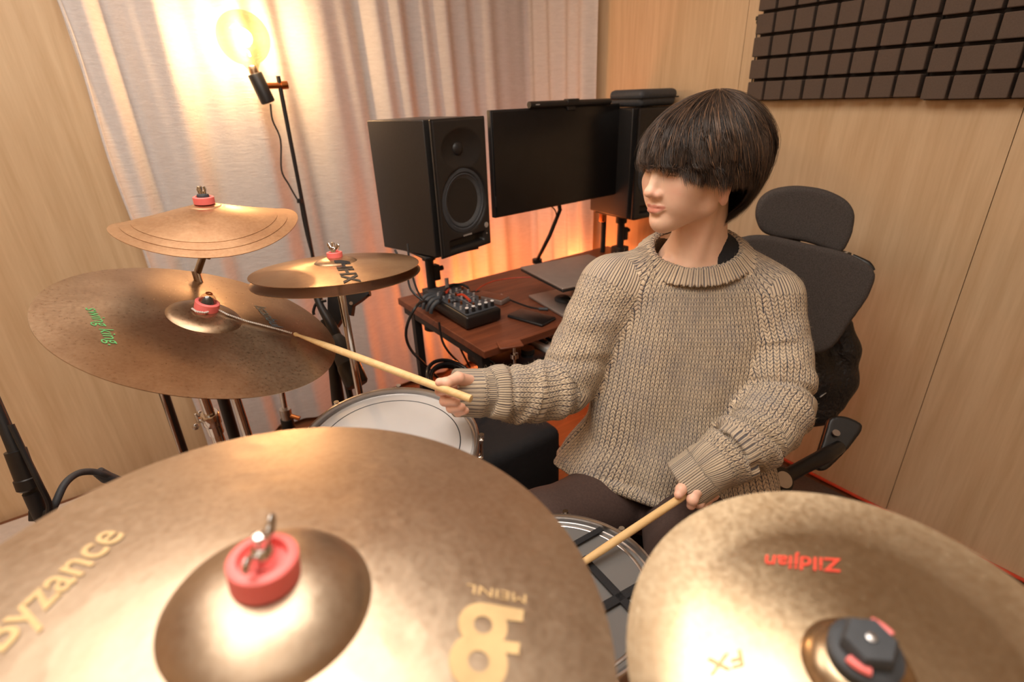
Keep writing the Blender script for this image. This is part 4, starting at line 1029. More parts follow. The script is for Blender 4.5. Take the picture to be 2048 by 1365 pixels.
# ------------------------------------------------------------------ implicit surfaces for soft and organic shapes
class Field:
    def __init__(s, bmin, bmax, h):
        s.h = h; s.b = np.asarray(bmin, float)
        s.n = [int(math.ceil((bmax[i]-bmin[i])/h))+1 for i in range(3)]
        s.ax = [(s.b[i]+h*np.arange(s.n[i])).astype(np.float32) for i in range(3)]
        s.D = np.full(s.n, .06, np.float32)
    def sl(s, lo, hi):
        r = []
        for i in range(3):
            a = max(0, int((lo[i]-s.b[i])/s.h)-1); b = min(s.n[i], int((hi[i]-s.b[i])/s.h)+2)
            if b <= a: return None, None
            r.append(slice(a, b))
        X, Y, Z = np.meshgrid(s.ax[0][r[0]], s.ax[1][r[1]], s.ax[2][r[2]], indexing='ij')
        return tuple(r), np.stack([X, Y, Z], -1)
    def comb(s, r, d, k, mode):
        c = s.D[r]
        if mode == 'add':
            if k > 0:
                h = np.maximum(k-np.abs(c-d), 0)/k; v = np.minimum(c, d)-h*h*k*.25
            else: v = np.minimum(c, d)
        else:
            d = -d
            if k > 0:
                h = np.maximum(k-np.abs(c-d), 0)/k; v = np.maximum(c, d)+h*h*k*.25
            else: v = np.maximum(c, d)
        s.D[r] = v
    def do(s, fn, lo, hi, k=.01, mode='add', m=None):
        m = (k+.012) if m is None else m
        r, P = s.sl(np.asarray(lo)-m, np.asarray(hi)+m)
        if r is None: return s
        s.comb(r, fn(P).astype(np.float32), k, mode); return s
    def cap(s, a, b, ra, rb=None, k=.01, mode='add'):
        rb = ra if rb is None else rb; a = np.asarray(a, float); b = np.asarray(b, float); R = max(ra, rb)
        def fn(P):
            d = b-a; L = d@d+1e-12; t = np.clip(((P-a)@d)/L, 0, 1)
            return np.linalg.norm(P-a-t[..., None]*d, axis=-1)-(ra+(rb-ra)*t)
        return s.do(fn, np.minimum(a, b)-R, np.maximum(a, b)+R, k, mode)
    def ell(s, c, r, A=None, k=.01, mode='add'):
        c = np.asarray(c, float); A = np.eye(3) if A is None else np.asarray(A, float); r = np.asarray(r, float)
        def fn(P):
            q = (P-c)@A.T; k0 = np.linalg.norm(q/r, axis=-1); k1 = np.linalg.norm(q/(r*r), axis=-1)+1e-9
            return k0*(k0-1)/k1
        return s.do(fn, c-r.max(), c+r.max(), k, mode)
    def chain(s, pts, rads, k=.01, mode='add', kk=None):
        for i in range(len(pts)-1): s.cap(pts[i], pts[i+1], rads[i], rads[i+1], k if i == 0 else (kk or .004), mode)
        return s
    def mesh(s):
        D = s.D; nx, ny, nz = D.shape; S = D < 0
        c = np.zeros((nx-1, ny-1, nz-1), np.int8)
        for i in (0, 1):
            for j in (0, 1):
                for k in (0, 1): c += S[i:nx-1+i, j:ny-1+j, k:nz-1+k]
        act = (c > 0) & (c < 8); idx = -np.ones(act.shape, np.int64); I = np.argwhere(act); idx[act] = np.arange(len(I))
        acc = np.zeros((len(I), 3)); cnt = np.zeros(len(I))
        cor = [(i, j, k) for i in (0, 1) for j in (0, 1) for k in (0, 1)]
        val = {q: D[I[:, 0]+q[0], I[:, 1]+q[1], I[:, 2]+q[2]].astype(float) for q in cor}
        for a in cor:
            for ax in range(3):
                if a[ax]: continue
                b = list(a); b[ax] = 1; b = tuple(b); va, vb = val[a], val[b]; m = (va < 0) != (vb < 0)
                t = np.where(m, va/(va-vb+1e-20), 0); p = np.tile(np.array(a, float), (len(I), 1)); p[:, ax] = t
                acc += p*m[:, None]; cnt += m
        V = s.b+s.h*(I+acc/np.maximum(cnt, 1)[:, None])
        F = []
        for ax in range(3):
            o1, o2 = [(1, 2), (2, 0), (0, 1)][ax]
            A = S.take(range(0, D.shape[ax]-1), ax); B = S.take(range(1, D.shape[ax]), ax)
            E = np.argwhere(A != B); E = E[(E[:, o1] > 0) & (E[:, o2] > 0) & (E[:, o1] < D.shape[o1]-1) & (E[:, o2] < D.shape[o2]-1)]
            inside = A[E[:, 0], E[:, 1], E[:, 2]]
            def g(d1, d2):
                q = E.copy(); q[:, o1] -= d1; q[:, o2] -= d2; return idx[q[:, 0], q[:, 1], q[:, 2]]
            Q = np.stack([g(1, 1), g(0, 1), g(0, 0), g(1, 0)], 1)
            Q[~inside] = Q[~inside][:, ::-1]; F.append(Q)
        return V, np.concatenate(F)
def smooth_mesh(V, F, it=2, lam=.5):
    e = np.concatenate([F[:, [0, 1]], F[:, [1, 2]], F[:, [2, 3]], F[:, [3, 0]]])
    for _ in range(it):
        acc = np.zeros_like(V); n = np.zeros(len(V))
        for c in range(3): acc[:, c] = np.bincount(e[:, 0], V[e[:, 1], c], len(V))+np.bincount(e[:, 1], V[e[:, 0], c], len(V))
        n = np.bincount(e[:, 0], minlength=len(V))+np.bincount(e[:, 1], minlength=len(V))
        V = V+(acc/np.maximum(n, 1)[:, None]-V)*lam
    return V
def soft_obj(name, parts, mat, parent=None, origin=None):
    V = np.concatenate([p[0] for p in parts]); off = 0; F = []
    for p in parts: F.append(p[1]+off); off += len(p[0])
    return mesh_obj(name, V, np.concatenate(F), mat, parent, origin=origin, autosmooth=False)
def set_color(o, name, col):
    a = o.data.color_attributes.new(name=name, type='FLOAT_COLOR', domain='POINT')
    c = np.ones((len(o.data.vertices), 4), np.float32); c[:, :3] = col; a.data.foreach_set('color', c.ravel())
Z3 = np.array([0, 0, 1.0])

# ------------------------------------------------------------------ office chair behind the drummer
def chair():
    seat = at(1600, 900, 1.62)
    bx, by = 1.24, .76
    r = thing('office_chair', (bx, by, 0), 'dark grey mesh office chair with headrest standing empty behind the drummer', 'chair')
    def slabf(pts, depth, nrm, th, cu, cv, h=.006, rnd=.02):
        for _ in range(2):
            pts = [((a[0]*w0+b[0]*(1-w0)), (a[1]*w0+b[1]*(1-w0))) for i, a in enumerate(pts) for b in [pts[(i+1) % len(pts)]] for w0 in (.78, .22)]
        P3 = [at(q[0], q[1], depth) for q in pts]; c = sum(P3)/len(P3)
        n = np.asarray(nrm, float); n /= np.linalg.norm(n)
        P3 = [at_plane(q[0], q[1], c, n) for q in pts]; c = sum(P3)/len(P3)
        e1 = np.cross(Z3, n); e1 /= np.linalg.norm(e1); e2 = np.cross(n, e1)
        Q = np.array([[(p-c)@e1, (p-c)@e2] for p in P3])
        m = np.abs(Q).max()+.08
        f = Field(c-m, c+m, h)
        rr, P = f.sl(c-m, c+m); q = P-c; u = q@e1; v = q@e2; w = q@n
        d = np.full(u.shape, 1e9); sg = np.ones(u.shape); nq = len(Q)
        for i in range(nq):
            a = Q[i]; b = Q[(i+1) % nq]; e = b-a; wx = u-a[0]; wy = v-a[1]
            t = np.clip((wx*e[0]+wy*e[1])/(e@e), 0, 1); d = np.minimum(d, (wx-e[0]*t)**2+(wy-e[1]*t)**2)
            c1 = v >= a[1]; c2 = v < b[1]; c3 = e[0]*wy > e[1]*wx
            flip = (c1 & c2 & c3) | (~c1 & ~c2 & ~c3); sg = np.where(flip, -sg, sg)
        d2 = np.sqrt(d)*sg+rnd*.6
        ww = np.abs(w-cu*u*u-cv*v*v)-th+rnd*.6
        D = np.minimum(np.maximum(d2, ww), 0)+np.sqrt(np.maximum(d2, 0)**2+np.maximum(ww, 0)**2)-rnd*.6
        f.D = (D+ .0).astype(np.float32)
        V, F = f.mesh(); return smooth_mesh(V, F, 1), F
    nb = (-.80, -.52, .16)
    hd = slabf([(1515, 398), (1540, 378), (1590, 370), (1650, 378), (1692, 398), (1708, 425), (1700, 470), (1680, 506), (1660, 500), (1610, 482), (1550, 474), (1520, 462), (1508, 430)], 1.50, (-.80, -.55, .05), .022, .9, .2)
    o = soft_obj('headrest', [hd], 'mesh', r)
    bk = slabf([(1452, 480), (1520, 466), (1600, 484), (1700, 506), (1752, 540), (1735, 590), (1700, 640), (1668, 690), (1640, 706), (1600, 704), (1500, 690), (1440, 640)], 1.46, nb, .020, .5, .1)
    soft_obj('backrest', [bk], 'mesh', r)
    MB().tube([at(1585, 470, 1.53), at(1590, 500, 1.54), at(1600, 620, 1.58), at(1600, 760, 1.66)], [.014, .018, .022, .026], 12, 4).tube([at(1640, 495, 1.52), at(1700, 512, 1.50)], .009, 8).build('spine', 'plastic', r)
    MB().box(at(1692, 508, 1.50), (.010, .004, .006), bev=.002).build('silver_tab', 'silver', r)
    MB().tube([at(1705, 512, 1.50), at(1735, 528, 1.48), at(1748, 541, 1.47)], [.006, .009, .004], 8, 4).build('frame_tip', 'plastic', r)
    # armrests
    a0, a1 = at(1556, 962, 1.26), at(1680, 893, 1.32)
    arm = MB().tube([a0, at(1600, 938, 1.28), at(1650, 912, 1.30), a1], [.019, .017, .019, .015], 14, 5).build('armrest_bar', 'plastic', r)
    ca = (RGT*.9+FWD*.1); MB().cyl(at(1540, 962, 1.28), at(1566, 961, 1.24), .030, n=32).build('pivot_knob', 'plastic', arm)
    MB().cyl(at(1566, 961, 1.24), at(1569, 960, 1.235), .020, n=32).build('pivot_cap', 'steel', arm)
    pd = slabf([(1655, 836), (1684, 832), (1718, 846), (1724, 858), (1700, 892), (1672, 922), (1645, 946), (1622, 934), (1636, 900), (1648, 862)], 1.34, (-.62, -.45, .62), .016, 0, 0, .004, .008)
    soft_obj('armrest_pad', [pd], 'plastic', r)
    MB().cyl(at(1671, 868, 1.325), at(1673, 866, 1.32), .009).build('pad_bolt', 'steel', r)
    MB().box(at(1642, 915, 1.285), (.008, .004, .004), (RGT, UPV, FWD), bev=.002).build('lever', 'steel', r)
    # seat, column, star base
    s = Field((bx-.30, by-.33, .40), (bx+.34, by+.30, .54), .008)
    s.ell((bx+.08, by, .47), (.20, .22, .05), k=0)
    V, F = s.mesh(); soft_obj('seat', [(smooth_mesh(V, F, 2), F)], 'mesh', r)
    MB().cyl((bx, by, .10), (bx, by, .44), .026).box((bx, by, .425), (.09, .09, .015), bev=.006).build('gas_lift', 'plastic', r)
    MB().tube([(bx+.12, by+.10, .43), (bx+.16, by+.06, .50), at(1600, 780, 1.68)], [.02, .024, .026], 10, 4).build('back_bar', 'plastic', r)
    for k in range(5):
        a = .35+k*2*PI/5; e = np.array([bx+.27*math.cos(a), by+.27*math.sin(a), .075])
        lg = MB().tube([(bx, by, .12), e], [.024, .014], 10).build('leg', 'plastic', r)
        MB().cyl(e+np.array([-.02*math.sin(a), .02*math.cos(a), -.045]), e-np.array([-.02*math.sin(a), .02*math.cos(a), .045]), .028, n=20).build('caster', 'black', lg)
    # jacket hanging behind
    f = Field(at(1640, 750, 1.66)-.24, at(1640, 750, 1.66)+.24, .006)
    J = [at(q[0], q[1], q[2]) for q in [(1690, 650, 1.60), (1688, 700, 1.61), (1672, 760, 1.64), (1640, 820, 1.66)]]
    f.chain(J, [.022, .040, .055, .050], .03, kk=.03)
    J2 = [at(q[0], q[1], q[2]) for q in [(1620, 690, 1.60), (1630, 760, 1.64), (1612, 832, 1.66)]]
    f.chain(J2, [.045, .06, .035], .03, kk=.03); f.chain([at(1690, 770, 1.62), at(1678, 810, 1.63)], [.016, .014], .02)
    V, F = f.mesh(); V = smooth_mesh(V, F, 1)
    o = soft_obj('jacket', [(V, F)], 'jacket', origin=at(1650, 700, 1.6)); tag(o, 'black nylon jacket bunched on the back of the office chair below the backrest', 'jacket')
    MB().box(at(1646, 790, 1.585), (.012, .0015, .003), (RGT*.8+UPV*.6, UPV, FWD), bev=.001).build('label_mark', 'silver', o)
chair()

# ------------------------------------------------------------------ drummer
FH = np.array([-.985, .12, -.06]); FH /= np.linalg.norm(FH)
SH = np.cross(Z3, FH); SH /= np.linalg.norm(SH); UH = np.cross(FH, SH)
HO = at(1310, 461, 1.03)-FH*.086+UH*.114
def HL(x, y, z): return HO+SH*x+FH*y+UH*z          # head's left, forward, up
HA = np.array([SH, FH, UH])
def build_head():
    lo = HO-np.array([.15, .15, .30]); hi = HO+np.array([.18, .15, .15])
    f = Field(lo, hi, .0021)
    E = lambda c, r, k=.02, mode='add': f.ell(HL(*c), r, HA, k, mode)
    C = lambda a, b, ra, rb, k=.02, mode='add': f.cap(HL(*a), HL(*b), ra, rb, k, mode)
    E((0, -.018, .028), (.070, .090, .076), 0)
    E((0, .022, -.022), (.060, .066, .074), .03)
    E((0, .040, -.055), (.045, .046, .052), .03)
    C((0, .072, -.099), (0, .060, -.094), .0165, .022, .02)          # chin
    for s in (-1, 1):
        C((s*.006, .064, -.098), (s*.046, .004, -.070), .017, .019, .022)   # jaw line
        C((s*.046, .004, -.070), (s*.058, -.008, -.030), .019, .018, .02)
        E((s*.040, .050, -.030), (.026, .026, .024), .02)             # cheek
        E((s*.032, .046, -.060), (.022, .028, .026), .02)
        E((s*.028, .072, .020), (.026, .014, .010), .012)             # brow
        E((s*.032, .092, .000), (.019, .014, .012), .012, 'sub')      # eye socket
        E((s*.031, .0685, -.001), (.0155, .0135, .0115), .003)        # eyeball under lids
        C((s*.018, .0795, -.0055), (s*.044, .0745, -.0045), .0016, .0014, .002)   # lower lid line
    # nose
    C((0, .080, .006), (0, .099, -.034), .0075, .0090, .012)
    E((0, .1030, -.0385), (.0118, .0098, .0092), .007)
    for s in (-1, 1):
        E((s*.0130, .0935, -.0425), (.0080, .0090, .0074), .006)
        E((s*.0062, .0985, -.0490), (.0036, .0052, .0030), .002, 'sub')
    C((0, .090, -.052), (0, .0885, -.060), .0045, .005, .006)       # philtrum mound
    # lips, slightly parted line
    for s in (-1, 1):
        C((s*.003, .0930, -.0645), (s*.012, .0900, -.0637), .0040, .0040, .004)
        C((s*.012, .0915, -.0635), (s*.0235, .0825, -.0672), .0040, .0022, .003)
        C((s*.000, .0925, -.0745), (s*.010, .0905, -.0742), .0056, .0054, .004)
        C((s*.010, .0905, -.0742), (s*.022, .0820, -.0690), .0054, .0024, .004)
        C((s*.000, .0985, -.0688), (s*.011, .0958, -.0685), .0011, .0011, .0012, 'sub')
        C((s*.011, .0958, -.0685), (s*.0265, .0835, -.0682), .0011, .0012, .0012, 'sub')
    E((0, .096, -.0865), (.016, .009, .005), .006, 'sub')           # hollow under lower lip
    # ears
    for s in (-1, 1):
        A2 = np.array([SH*.92-s*FH*.35*0+FH*(-.30*s), UH, np.cross(SH*.92+FH*(-.30*s), UH)]); 
        A2 = np.array([A2[0]/np.linalg.norm(A2[0]), A2[2]/np.linalg.norm(A2[2]), UH])
        c = HL(s*.0775, -.014, -.030)
        f.ell(c, (.0075, .0175, .030), A2, .008)
        f.ell(HL(s*.0785, -.008, -.060), (.0062, .0095, .0120), HA, .005)
        f.ell(HL(s*.0855, -.012, -.026), (.006, .0105, .017), A2, .003, 'sub')
        C((s*.079, .003, -.032), (s*.080, .001, -.040), .003, .003, .003)
    # neck
    nb = at(1390, 515, 1.135); nb2 = at(1402, 560, 1.16)
    f.cap(HL(0, -.026, -.055), nb, .045, .052, .016); f.cap(nb, nb2, .058, .085, .03); f.cap(at(1355, 530, 1.15), at(1450, 530, 1.15), .046, .046, .03)
    f.cap(HL(0, -.050, -.04), at(1404, 505, 1.16), .040, .050, .018)
    for (a, b) in ((HL(.040, -.028, -.060), at(1388, 532, 1.085)), (HL(-.048, -.015, -.06), at(1372, 532, 1.088))):
        f.cap(a, b, .008, .008, .018)                                # neck cords
    f.cap(at(1376, 536, 1.092), at(1330, 522, 1.11), .008, .008, .018); f.cap(at(1398, 538, 1.090), at(1470, 528, 1.10), .008, .008, .018)
    f.cap(HL(0, .012, -.130), at(1372, 510, 1.09), .012, .012, .016)
    V, F = f.mesh(); V = smooth_mesh(V, F, 2, .4)
    q = (V-HO)@HA.T; x, y, z = q[:, 0], q[:, 1], q[:, 2]
    tint = np.zeros((len(V), 3)); ax_ = np.abs(x)
    ztop = -.0600-.0025*np.clip(ax_/.024, 0, 1)-.002*np.exp(-(ax_/.004)**2); zbot = -.0795+.0105*np.clip(ax_/.024, 0, 1)**2
    m = np.clip((ztop-z)/.0015, 0, 1)*np.clip((z-zbot)/.0015, 0, 1)*np.clip((.0255-ax_)/.002, 0, 1)*(y > .07)
    tint[:, 0] = m*.8
    tint[:, 1] = np.clip(.30*np.exp(-(((ax_-.042)/.02)**2+((z+.035)/.018)**2))*(y > .02)+.5*np.exp(-((y-.105)/.01)**2-((z+.04)/.012)**2)+.5*(ax_ > .076)*(z > -.075), 0, 1)
    tint[:, 2] = np.clip(np.exp(-(((z+.0075)/.0012)**2))*np.exp(-((ax_-.031)/.011)**4)*(y > .06), 0, .8)
    return V, F, tint

# hands: finger chains in pixel + depth, rooted in the sleeve
def hand(chains, palm, wrist, h=.0014, k=.004):
    allp = [at(*p[:3]) for c in chains for p in c]+[at(*p[:3]) for p in palm]+[at(*p[:3]) for p in wrist]
    lo = np.min(allp, 0)-.035; hi = np.max(allp, 0)+.035
    f = Field(lo, hi, h)
    for i in range(len(palm)-1): f.cap(at(*palm[i][:3]), at(*palm[i+1][:3]), palm[i][3], palm[i+1][3], .012)
    for i in range(len(wrist)-1): f.cap(at(*wrist[i][:3]), at(*wrist[i+1][:3]), wrist[i][3], wrist[i+1][3], .015)
    tips = []
    for c in chains:
        g = Field(lo, hi, h)
        for i in range(len(c)-1): g.cap(at(*c[i][:3]), at(*c[i+1][:3]), c[i][3], c[i+1][3], .0025)
        for q in c[1:-1]: g.ell(at(*q[:3]), (q[3]*1.09,)*3, k=.002)
        kk = k; D, G = f.D, g.D; hh = np.maximum(kk-np.abs(D-G), 0)/kk; f.D = np.minimum(D, G)-hh*hh*kk*.25
        tips.append(at(*c[-1][:3]))
    V, F = f.mesh(); V = smooth_mesh(V, F, 2, .4)
    t = np.zeros((len(V), 3))
    for p in tips: t[:, 1] = np.maximum(t[:, 1], .8*np.exp(-(np.linalg.norm(V-p, axis=1)/.011)**2))
    t[:, 1] = np.maximum(t[:, 1], .35)
    return V, F, t
DR = .93   # depth of the hand on the ride stick
def s1(x, y, d): return (x, y, d)
right_hand = hand([
    [(940, 763, 1.014, .0125), (916, 757, 0.980, .0115), (893, 766, 0.954, .0098), (879, 765, 0.950, .0082)],            # thumb
    [(928, 770, 1.022, .0105), (886, 772, 1.000, .0098), (880, 783, 0.977, .0088), (895, 782, 0.957, .0080)],           # index
    [(934, 785, 1.026, .0105), (892, 793, 1.002, .0100), (889, 803, 0.978, .0090), (912, 803, 0.960, .0082)],           # middle
    [(938, 800, 1.026, .0102), (905, 808, 1.004, .0095), (902, 817, 0.982, .0086), (923, 815, 0.966, .0080)],          # ring
    [(940, 812, 1.022, .0092), (918, 819, 1.004, .0084), (916, 826, 0.986, .0076), (931, 822, 0.972, .0070)]],         # little
    [(945, 773, 1.03, .017), (955, 790, 1.035, .019), (950, 804, 1.03, .015)], [(960, 787, 1.048, .021), (990, 785, 1.075, .026), (1030, 788, 1.095, .032)])
left_hand = hand([
    [(1392, 962, 1.005, .0115), (1372, 966, 0.975, .0110), (1362, 980, 0.965, .0098), (1357, 990, 0.960, .0082)],         # thumb
    [(1405, 970, 0.990, .0110), (1392, 984, 0.965, .0106), (1385, 1000, 0.960, .0100), (1382, 1012, 0.966, .0082)],       # index
    [(1415, 975, 1.000, .0105), (1408, 992, 0.980, .0098), (1398, 1008, 0.978, .0090), (1388, 1008, 0.988, .0080)],
    [(1424, 978, 1.010, .0100), (1420, 994, 0.995, .0092), (1406, 1008, 0.995, .0084), (1394, 1006, 1.005, .0075)],
    [(1430, 978, 1.025, .0090), (1428, 992, 1.012, .0082), (1414, 1004, 1.012, .0074), (1403, 1002, 1.020, .0068)]],
    [(1402, 962, 1.008, .019), (1422, 966, 1.015, .019), (1428, 962, 1.025, .016)], [(1410, 955, 1.012, .024), (1435, 935, 1.025, .028), (1475, 905, 1.060, .034)])

PO = at(1340, 930, 1.18)
person = None
def build_person():
    global person
    hv, hf, ht = build_head()
    # coarse trunk, arms and legs inside the clothes
    f = Field((.25, .0, -.02), (1.35, 1.15, 1.10), .009)
    tr = [at(1395, 560, 1.17), at(1375, 700, 1.20), at(1355, 850, 1.25), at(1345, 960, 1.27)]
    f.chain(tr, [.075, .10, .095, .11], 0, kk=.05)
    f.chain([at(1400, 560, 1.17), at(1215, 590, 1.15), at(1140, 780, 1.15), at(1010, 786, 1.08)], [.06, .045, .038, .034], .03)
    f.chain([at(1400, 560, 1.17), at(1535, 605, 1.14), at(1560, 820, 1.09), at(1450, 920, 1.01)], [.06, .045, .038, .034], .03)
    hipc = at(1345, 960, 1.27)
    kR, kL = at(1085, 1050, 1.09), at(1360, 1180, .92)
    fR, fL = np.array([kR[0]-.10, kR[1]+.10, .06]), np.array([kL[0]-.02, kL[1]-.10, .06])
    for kn, ft in ((kR, fR), (kL, fL)):
        f.chain([hipc-Z3*.03, (hipc+kn)/2-Z3*.02, kn-Z3*.01, ft], [.07, .055, .045, .035], .04)
        d = (ft-kn)*np.array([1, 1, 0]); d = np.array([-.8, -.1 if kn is kL else .25, 0]); d /= np.linalg.norm(d)
        f.cap(ft+np.array([0, 0, -.02]), ft+d*.14+np.array([0, 0, -.025]), .032, .022, .02)
    tv, tf = f.mesh()
    parts = [(hv, hf), (tv, tf), right_hand[:2], left_hand[:2]]
    person = soft_obj('person', parts, 'skin', origin=(hipc[0], hipc[1], 0))
    set_color(person, 'tint', np.concatenate([ht, np.zeros((len(tv), 3)), right_hand[2], left_hand[2]]))
    tag(person, 'seated drummer with dark mushroom-cut hair in a marled beige sweater, playing with both sticks', 'person')
    # trousers
    f = Field((.2, -.05, .0), (1.3, 1.2, .80), .006)
    for kn, ft, sd in ((kR, fR, -1), (kL, fL, 1)):
        hip = hipc+np.array([.02, -.05, 0])*sd-Z3*.03
        f.chain([hip, (hip+kn)/2+np.array([0, 0, -.005]), kn, (kn+ft)/2, ft+np.array([0, 0, .05])], [.100, .084, .068, .062, .058], .03, kk=.03)
    f.cap(hipc+np.array([.04, .05, -.03]), hipc+np.array([-.02, -.06, -.03]), .115, .115, .04)
    V, F = f.mesh(); V = smooth_mesh(V, F, 2)
    soft_obj('trousers', [(V, F)], 'pants', person)
    for ft, kn in ((fR, kR), (fL, kL)):
        d = np.array([-.8, -.1 if kn is kL else .25, 0]); d /= np.linalg.norm(d)
        f = Field(ft-.25, ft+.25, .006); f.cap(ft+np.array([0, 0, -.018]), ft+d*.15+np.array([0, 0, -.022]), .042, .034, 0)
        f.do(lambda P: -(P[..., 2]-.004), ft-.25, ft+.25, 0, 'sub', 0) if False else None
        V, F = f.mesh(); V[:, 2] = np.maximum(V[:, 2], .003); soft_obj('shoe', [(V, F)], 'shoe', person)
    return hipc
hipc = build_person()

# sweater ---------------------------------------------------------
LT = np.array([.75, -.66, 0]); LT /= np.linalg.norm(LT); FT = np.cross(LT, Z3)*1.0
if FT@(-FWD) < 0: FT = -FT
sec = []   # z, centre, half width, half depth
for px, py, d, a, b in [(1393, 492, 1.16, .080, .065), (1388, 522, 1.165, .150, .080), (1384, 560, 1.17, .205, .098), (1378, 640, 1.185, .212, .118), (1362, 740, 1.20, .200, .126), (1345, 850, 1.225, .210, .140), (1324, 925, 1.245, .236, .160), (1316, 990, 1.25, .240, .172)]:
    p = at(px, py, d); sec.append((p[2], p[0], p[1], a, b))
sec = np.array(sorted(sec)); ZB = sec[0, 0]; ZT = sec[-1, 0]
SHO = [(at(1335, 522, 1.17), at(1228, 565, 1.16), .045, .058), (at(1455, 527, 1.17), at(1535, 592, 1.15), .045, .056)]
def torso_q(P):
    z = P[..., 2]; cx = np.interp(z, sec[:, 0], sec[:, 1]); cy = np.interp(z, sec[:, 0], sec[:, 2])
    a = np.interp(z, sec[:, 0], sec[:, 3]); b = np.interp(z, sec[:, 0], sec[:, 4])
    dx = P[..., 0]-cx; dy = P[..., 1]-cy
    return dx*LT[0]+dy*LT[1], dx*FT[0]+dy*FT[1], z, a, b
def zcut(u, v): return .548+.26*v-.16*u
def torso_d(P):
    u, v, z, a, b = torso_q(P)
    k0 = (np.abs(u/a)**2.3+np.abs(v/b)**2.3)**(1/2.3)
    d = (k0-1)*np.minimum(a, b)*.95
    d = np.maximum(d, zcut(u, v)-z); d = np.maximum(d, (z-ZT)*.8)
    for a_, b_, r0, r1 in SHO:
        e = b_-a_; t = np.clip(((P-a_)@e)/(e@e), 0, 1); d2 = np.linalg.norm(P-a_-t[..., None]*e, axis=-1)-(r0+(r1-r0)*t)
        hh = np.maximum(.05-np.abs(d-d2), 0)/.05; d = np.minimum(d, d2)-hh*hh*.05*.25
    # broad drapes falling from the shoulders, pooling near the lap
    w = np.clip((ZT-.05-z)/.4, 0, 1); ang = np.arctan2(v, u)
    d = d-w*(.0065*np.sin(ang*5+z*9+.6)+.004*np.sin(ang*9-z*14)+.006*np.sin(z*34+ang*2.2)*np.clip((.80-z)/.12, 0, 1))
    # diagonal hollow from the left elbow to the lap
    return d
ARM = {
 'R': ([(1222, 578, 1.16), (1168, 680, 1.16), (1130, 775, 1.155), (1060, 787, 1.11), (995, 786, 1.07), (968, 786, 1.052), (956, 786, 1.048)], [.072, .064, .064, .062, .055, .046, .0455]),
 'L': ([(1532, 608, 1.15), (1555, 700, 1.13), (1560, 805, 1.09), (1520, 868, 1.045), (1468, 905, 1.01), (1424, 930, .995), (1410, 940, .998)], [.074, .066, .068, .064, .057, .050, .047])}
def arm_q(P, key):
    pts = [at(*q) for q in ARM[key][0]]; rad = ARM[key][1]
    best = np.full(P.shape[:-1], 1e9); S = np.zeros(P.shape[:-1]); A = np.zeros(P.shape[:-1]); Rr = np.zeros(P.shape[:-1]); s0 = 0; e1 = None
    for i in range(len(pts)-1):
        a, b = pts[i], pts[i+1]; d = b-a; L = np.linalg.norm(d); w = d/L
        if e1 is None: e1 = np.cross(w, FWD)
        e1 = e1-w*(e1@w); e1 /= np.linalg.norm(e1); e2 = np.cross(w, e1)
        q = P-a; t = q@w; tc = np.clip(t, 0, L); r = q-tc[..., None]*w; rr = rad[i]+(rad[i+1]-rad[i])*tc/L
        dd = np.linalg.norm(r, axis=-1)-rr; m = dd < best
        best = np.where(m, dd, best); S = np.where(m, s0+tc, S); A = np.where(m, np.arctan2(r@e2, r@e1), A); Rr = np.where(m, rr, Rr)
        s0 += L
    return best, S, A, Rr, s0
FOLD = {'R': [(.265, .10, .9, .009, .012), (.245, .1, 2.6, -.013, .007), (.30, .6, .5, .008, .010), (.345, .3, -1.2, .007, .009), (.385, .5, 1.0, .008, .009), (.365, .5, 1.0, -.007, .005), (.43, .3, .3, .005, .008), (.15, .6, 2.8, .005, .012), (.20, .5, -2.6, .006, .012), (.325, .3, 2.2, -.008, .006)],
        'L': [(.145, .35, .3, .007, .016), (.185, .2, .2, -.012, .007), (.215, .25, .4, .009, .013), (.26, .5, .8, .005, .012), (.315, .6, 2.0, -.013, .006), (.335, .6, 2.0, .011, .012), (.362, .6, 1.6, -.014, .005), (.382, .5, 1.6, .007, .010), (.08, .4, 1.0, .004, .02)]}
def arm_d(P, key):
    d, S, A, R, L = arm_q(P, key)
    for s_, tl, ph, am, w in FOLD[key]:
        d = d-am*np.exp(-((S-s_*L/.44-tl*.05*np.cos(A-ph))/w)**2)*(.65+.35*np.cos(A-ph))
    d = d-.002*np.sin(S*95+2*np.sin(A*2))*np.clip(S/.1, 0, 1)
    return d
CC = at(1389, 502, 1.135); CN = Z3*.90+FT*.36-LT*.04; CN /= np.linalg.norm(CN)
ce1 = LT-CN*(LT@CN); ce1 /= np.linalg.norm(ce1); ce2 = np.cross(CN, ce1)
if ce2@FT < 0: ce2 = -ce2
CR1, CR2 = .106, .088
def collar_q(P):
    q = P-CC; u = q@ce1; v = q@ce2; w = q@CN; r = np.hypot(u/CR1, v/CR2)
    return (r-1)*(CR1+CR2)/2, w, np.arctan2(v, u)
def collar_d(P):
    r, w, a = collar_q(P)
    # slanted band: opening narrower at the top
    rr = r+w*1.0; ww = (w-r*.35)*.80
    d = np.maximum(np.abs(rr)-.0085, np.abs(ww)-.0155)
    return np.minimum(d, 0)+np.hypot(np.maximum(np.abs(rr)-.006, 0), np.maximum(np.abs(ww)-.0135, 0))*.9-.0035*0-.0022-.0012*np.cos(a*46)
def hem_d(P):
    u, v, z, a, b = torso_q(P)
    k0 = (np.abs(u/a)**2.3+np.abs(v/b)**2.3)**(1/2.3); rr = (k0-1)*np.minimum(a, b)
    ang = np.arctan2(v, u)
    return np.hypot(rr+.001, z-zcut(u, v)-.004-.005*np.sin(ang*3))-.0115
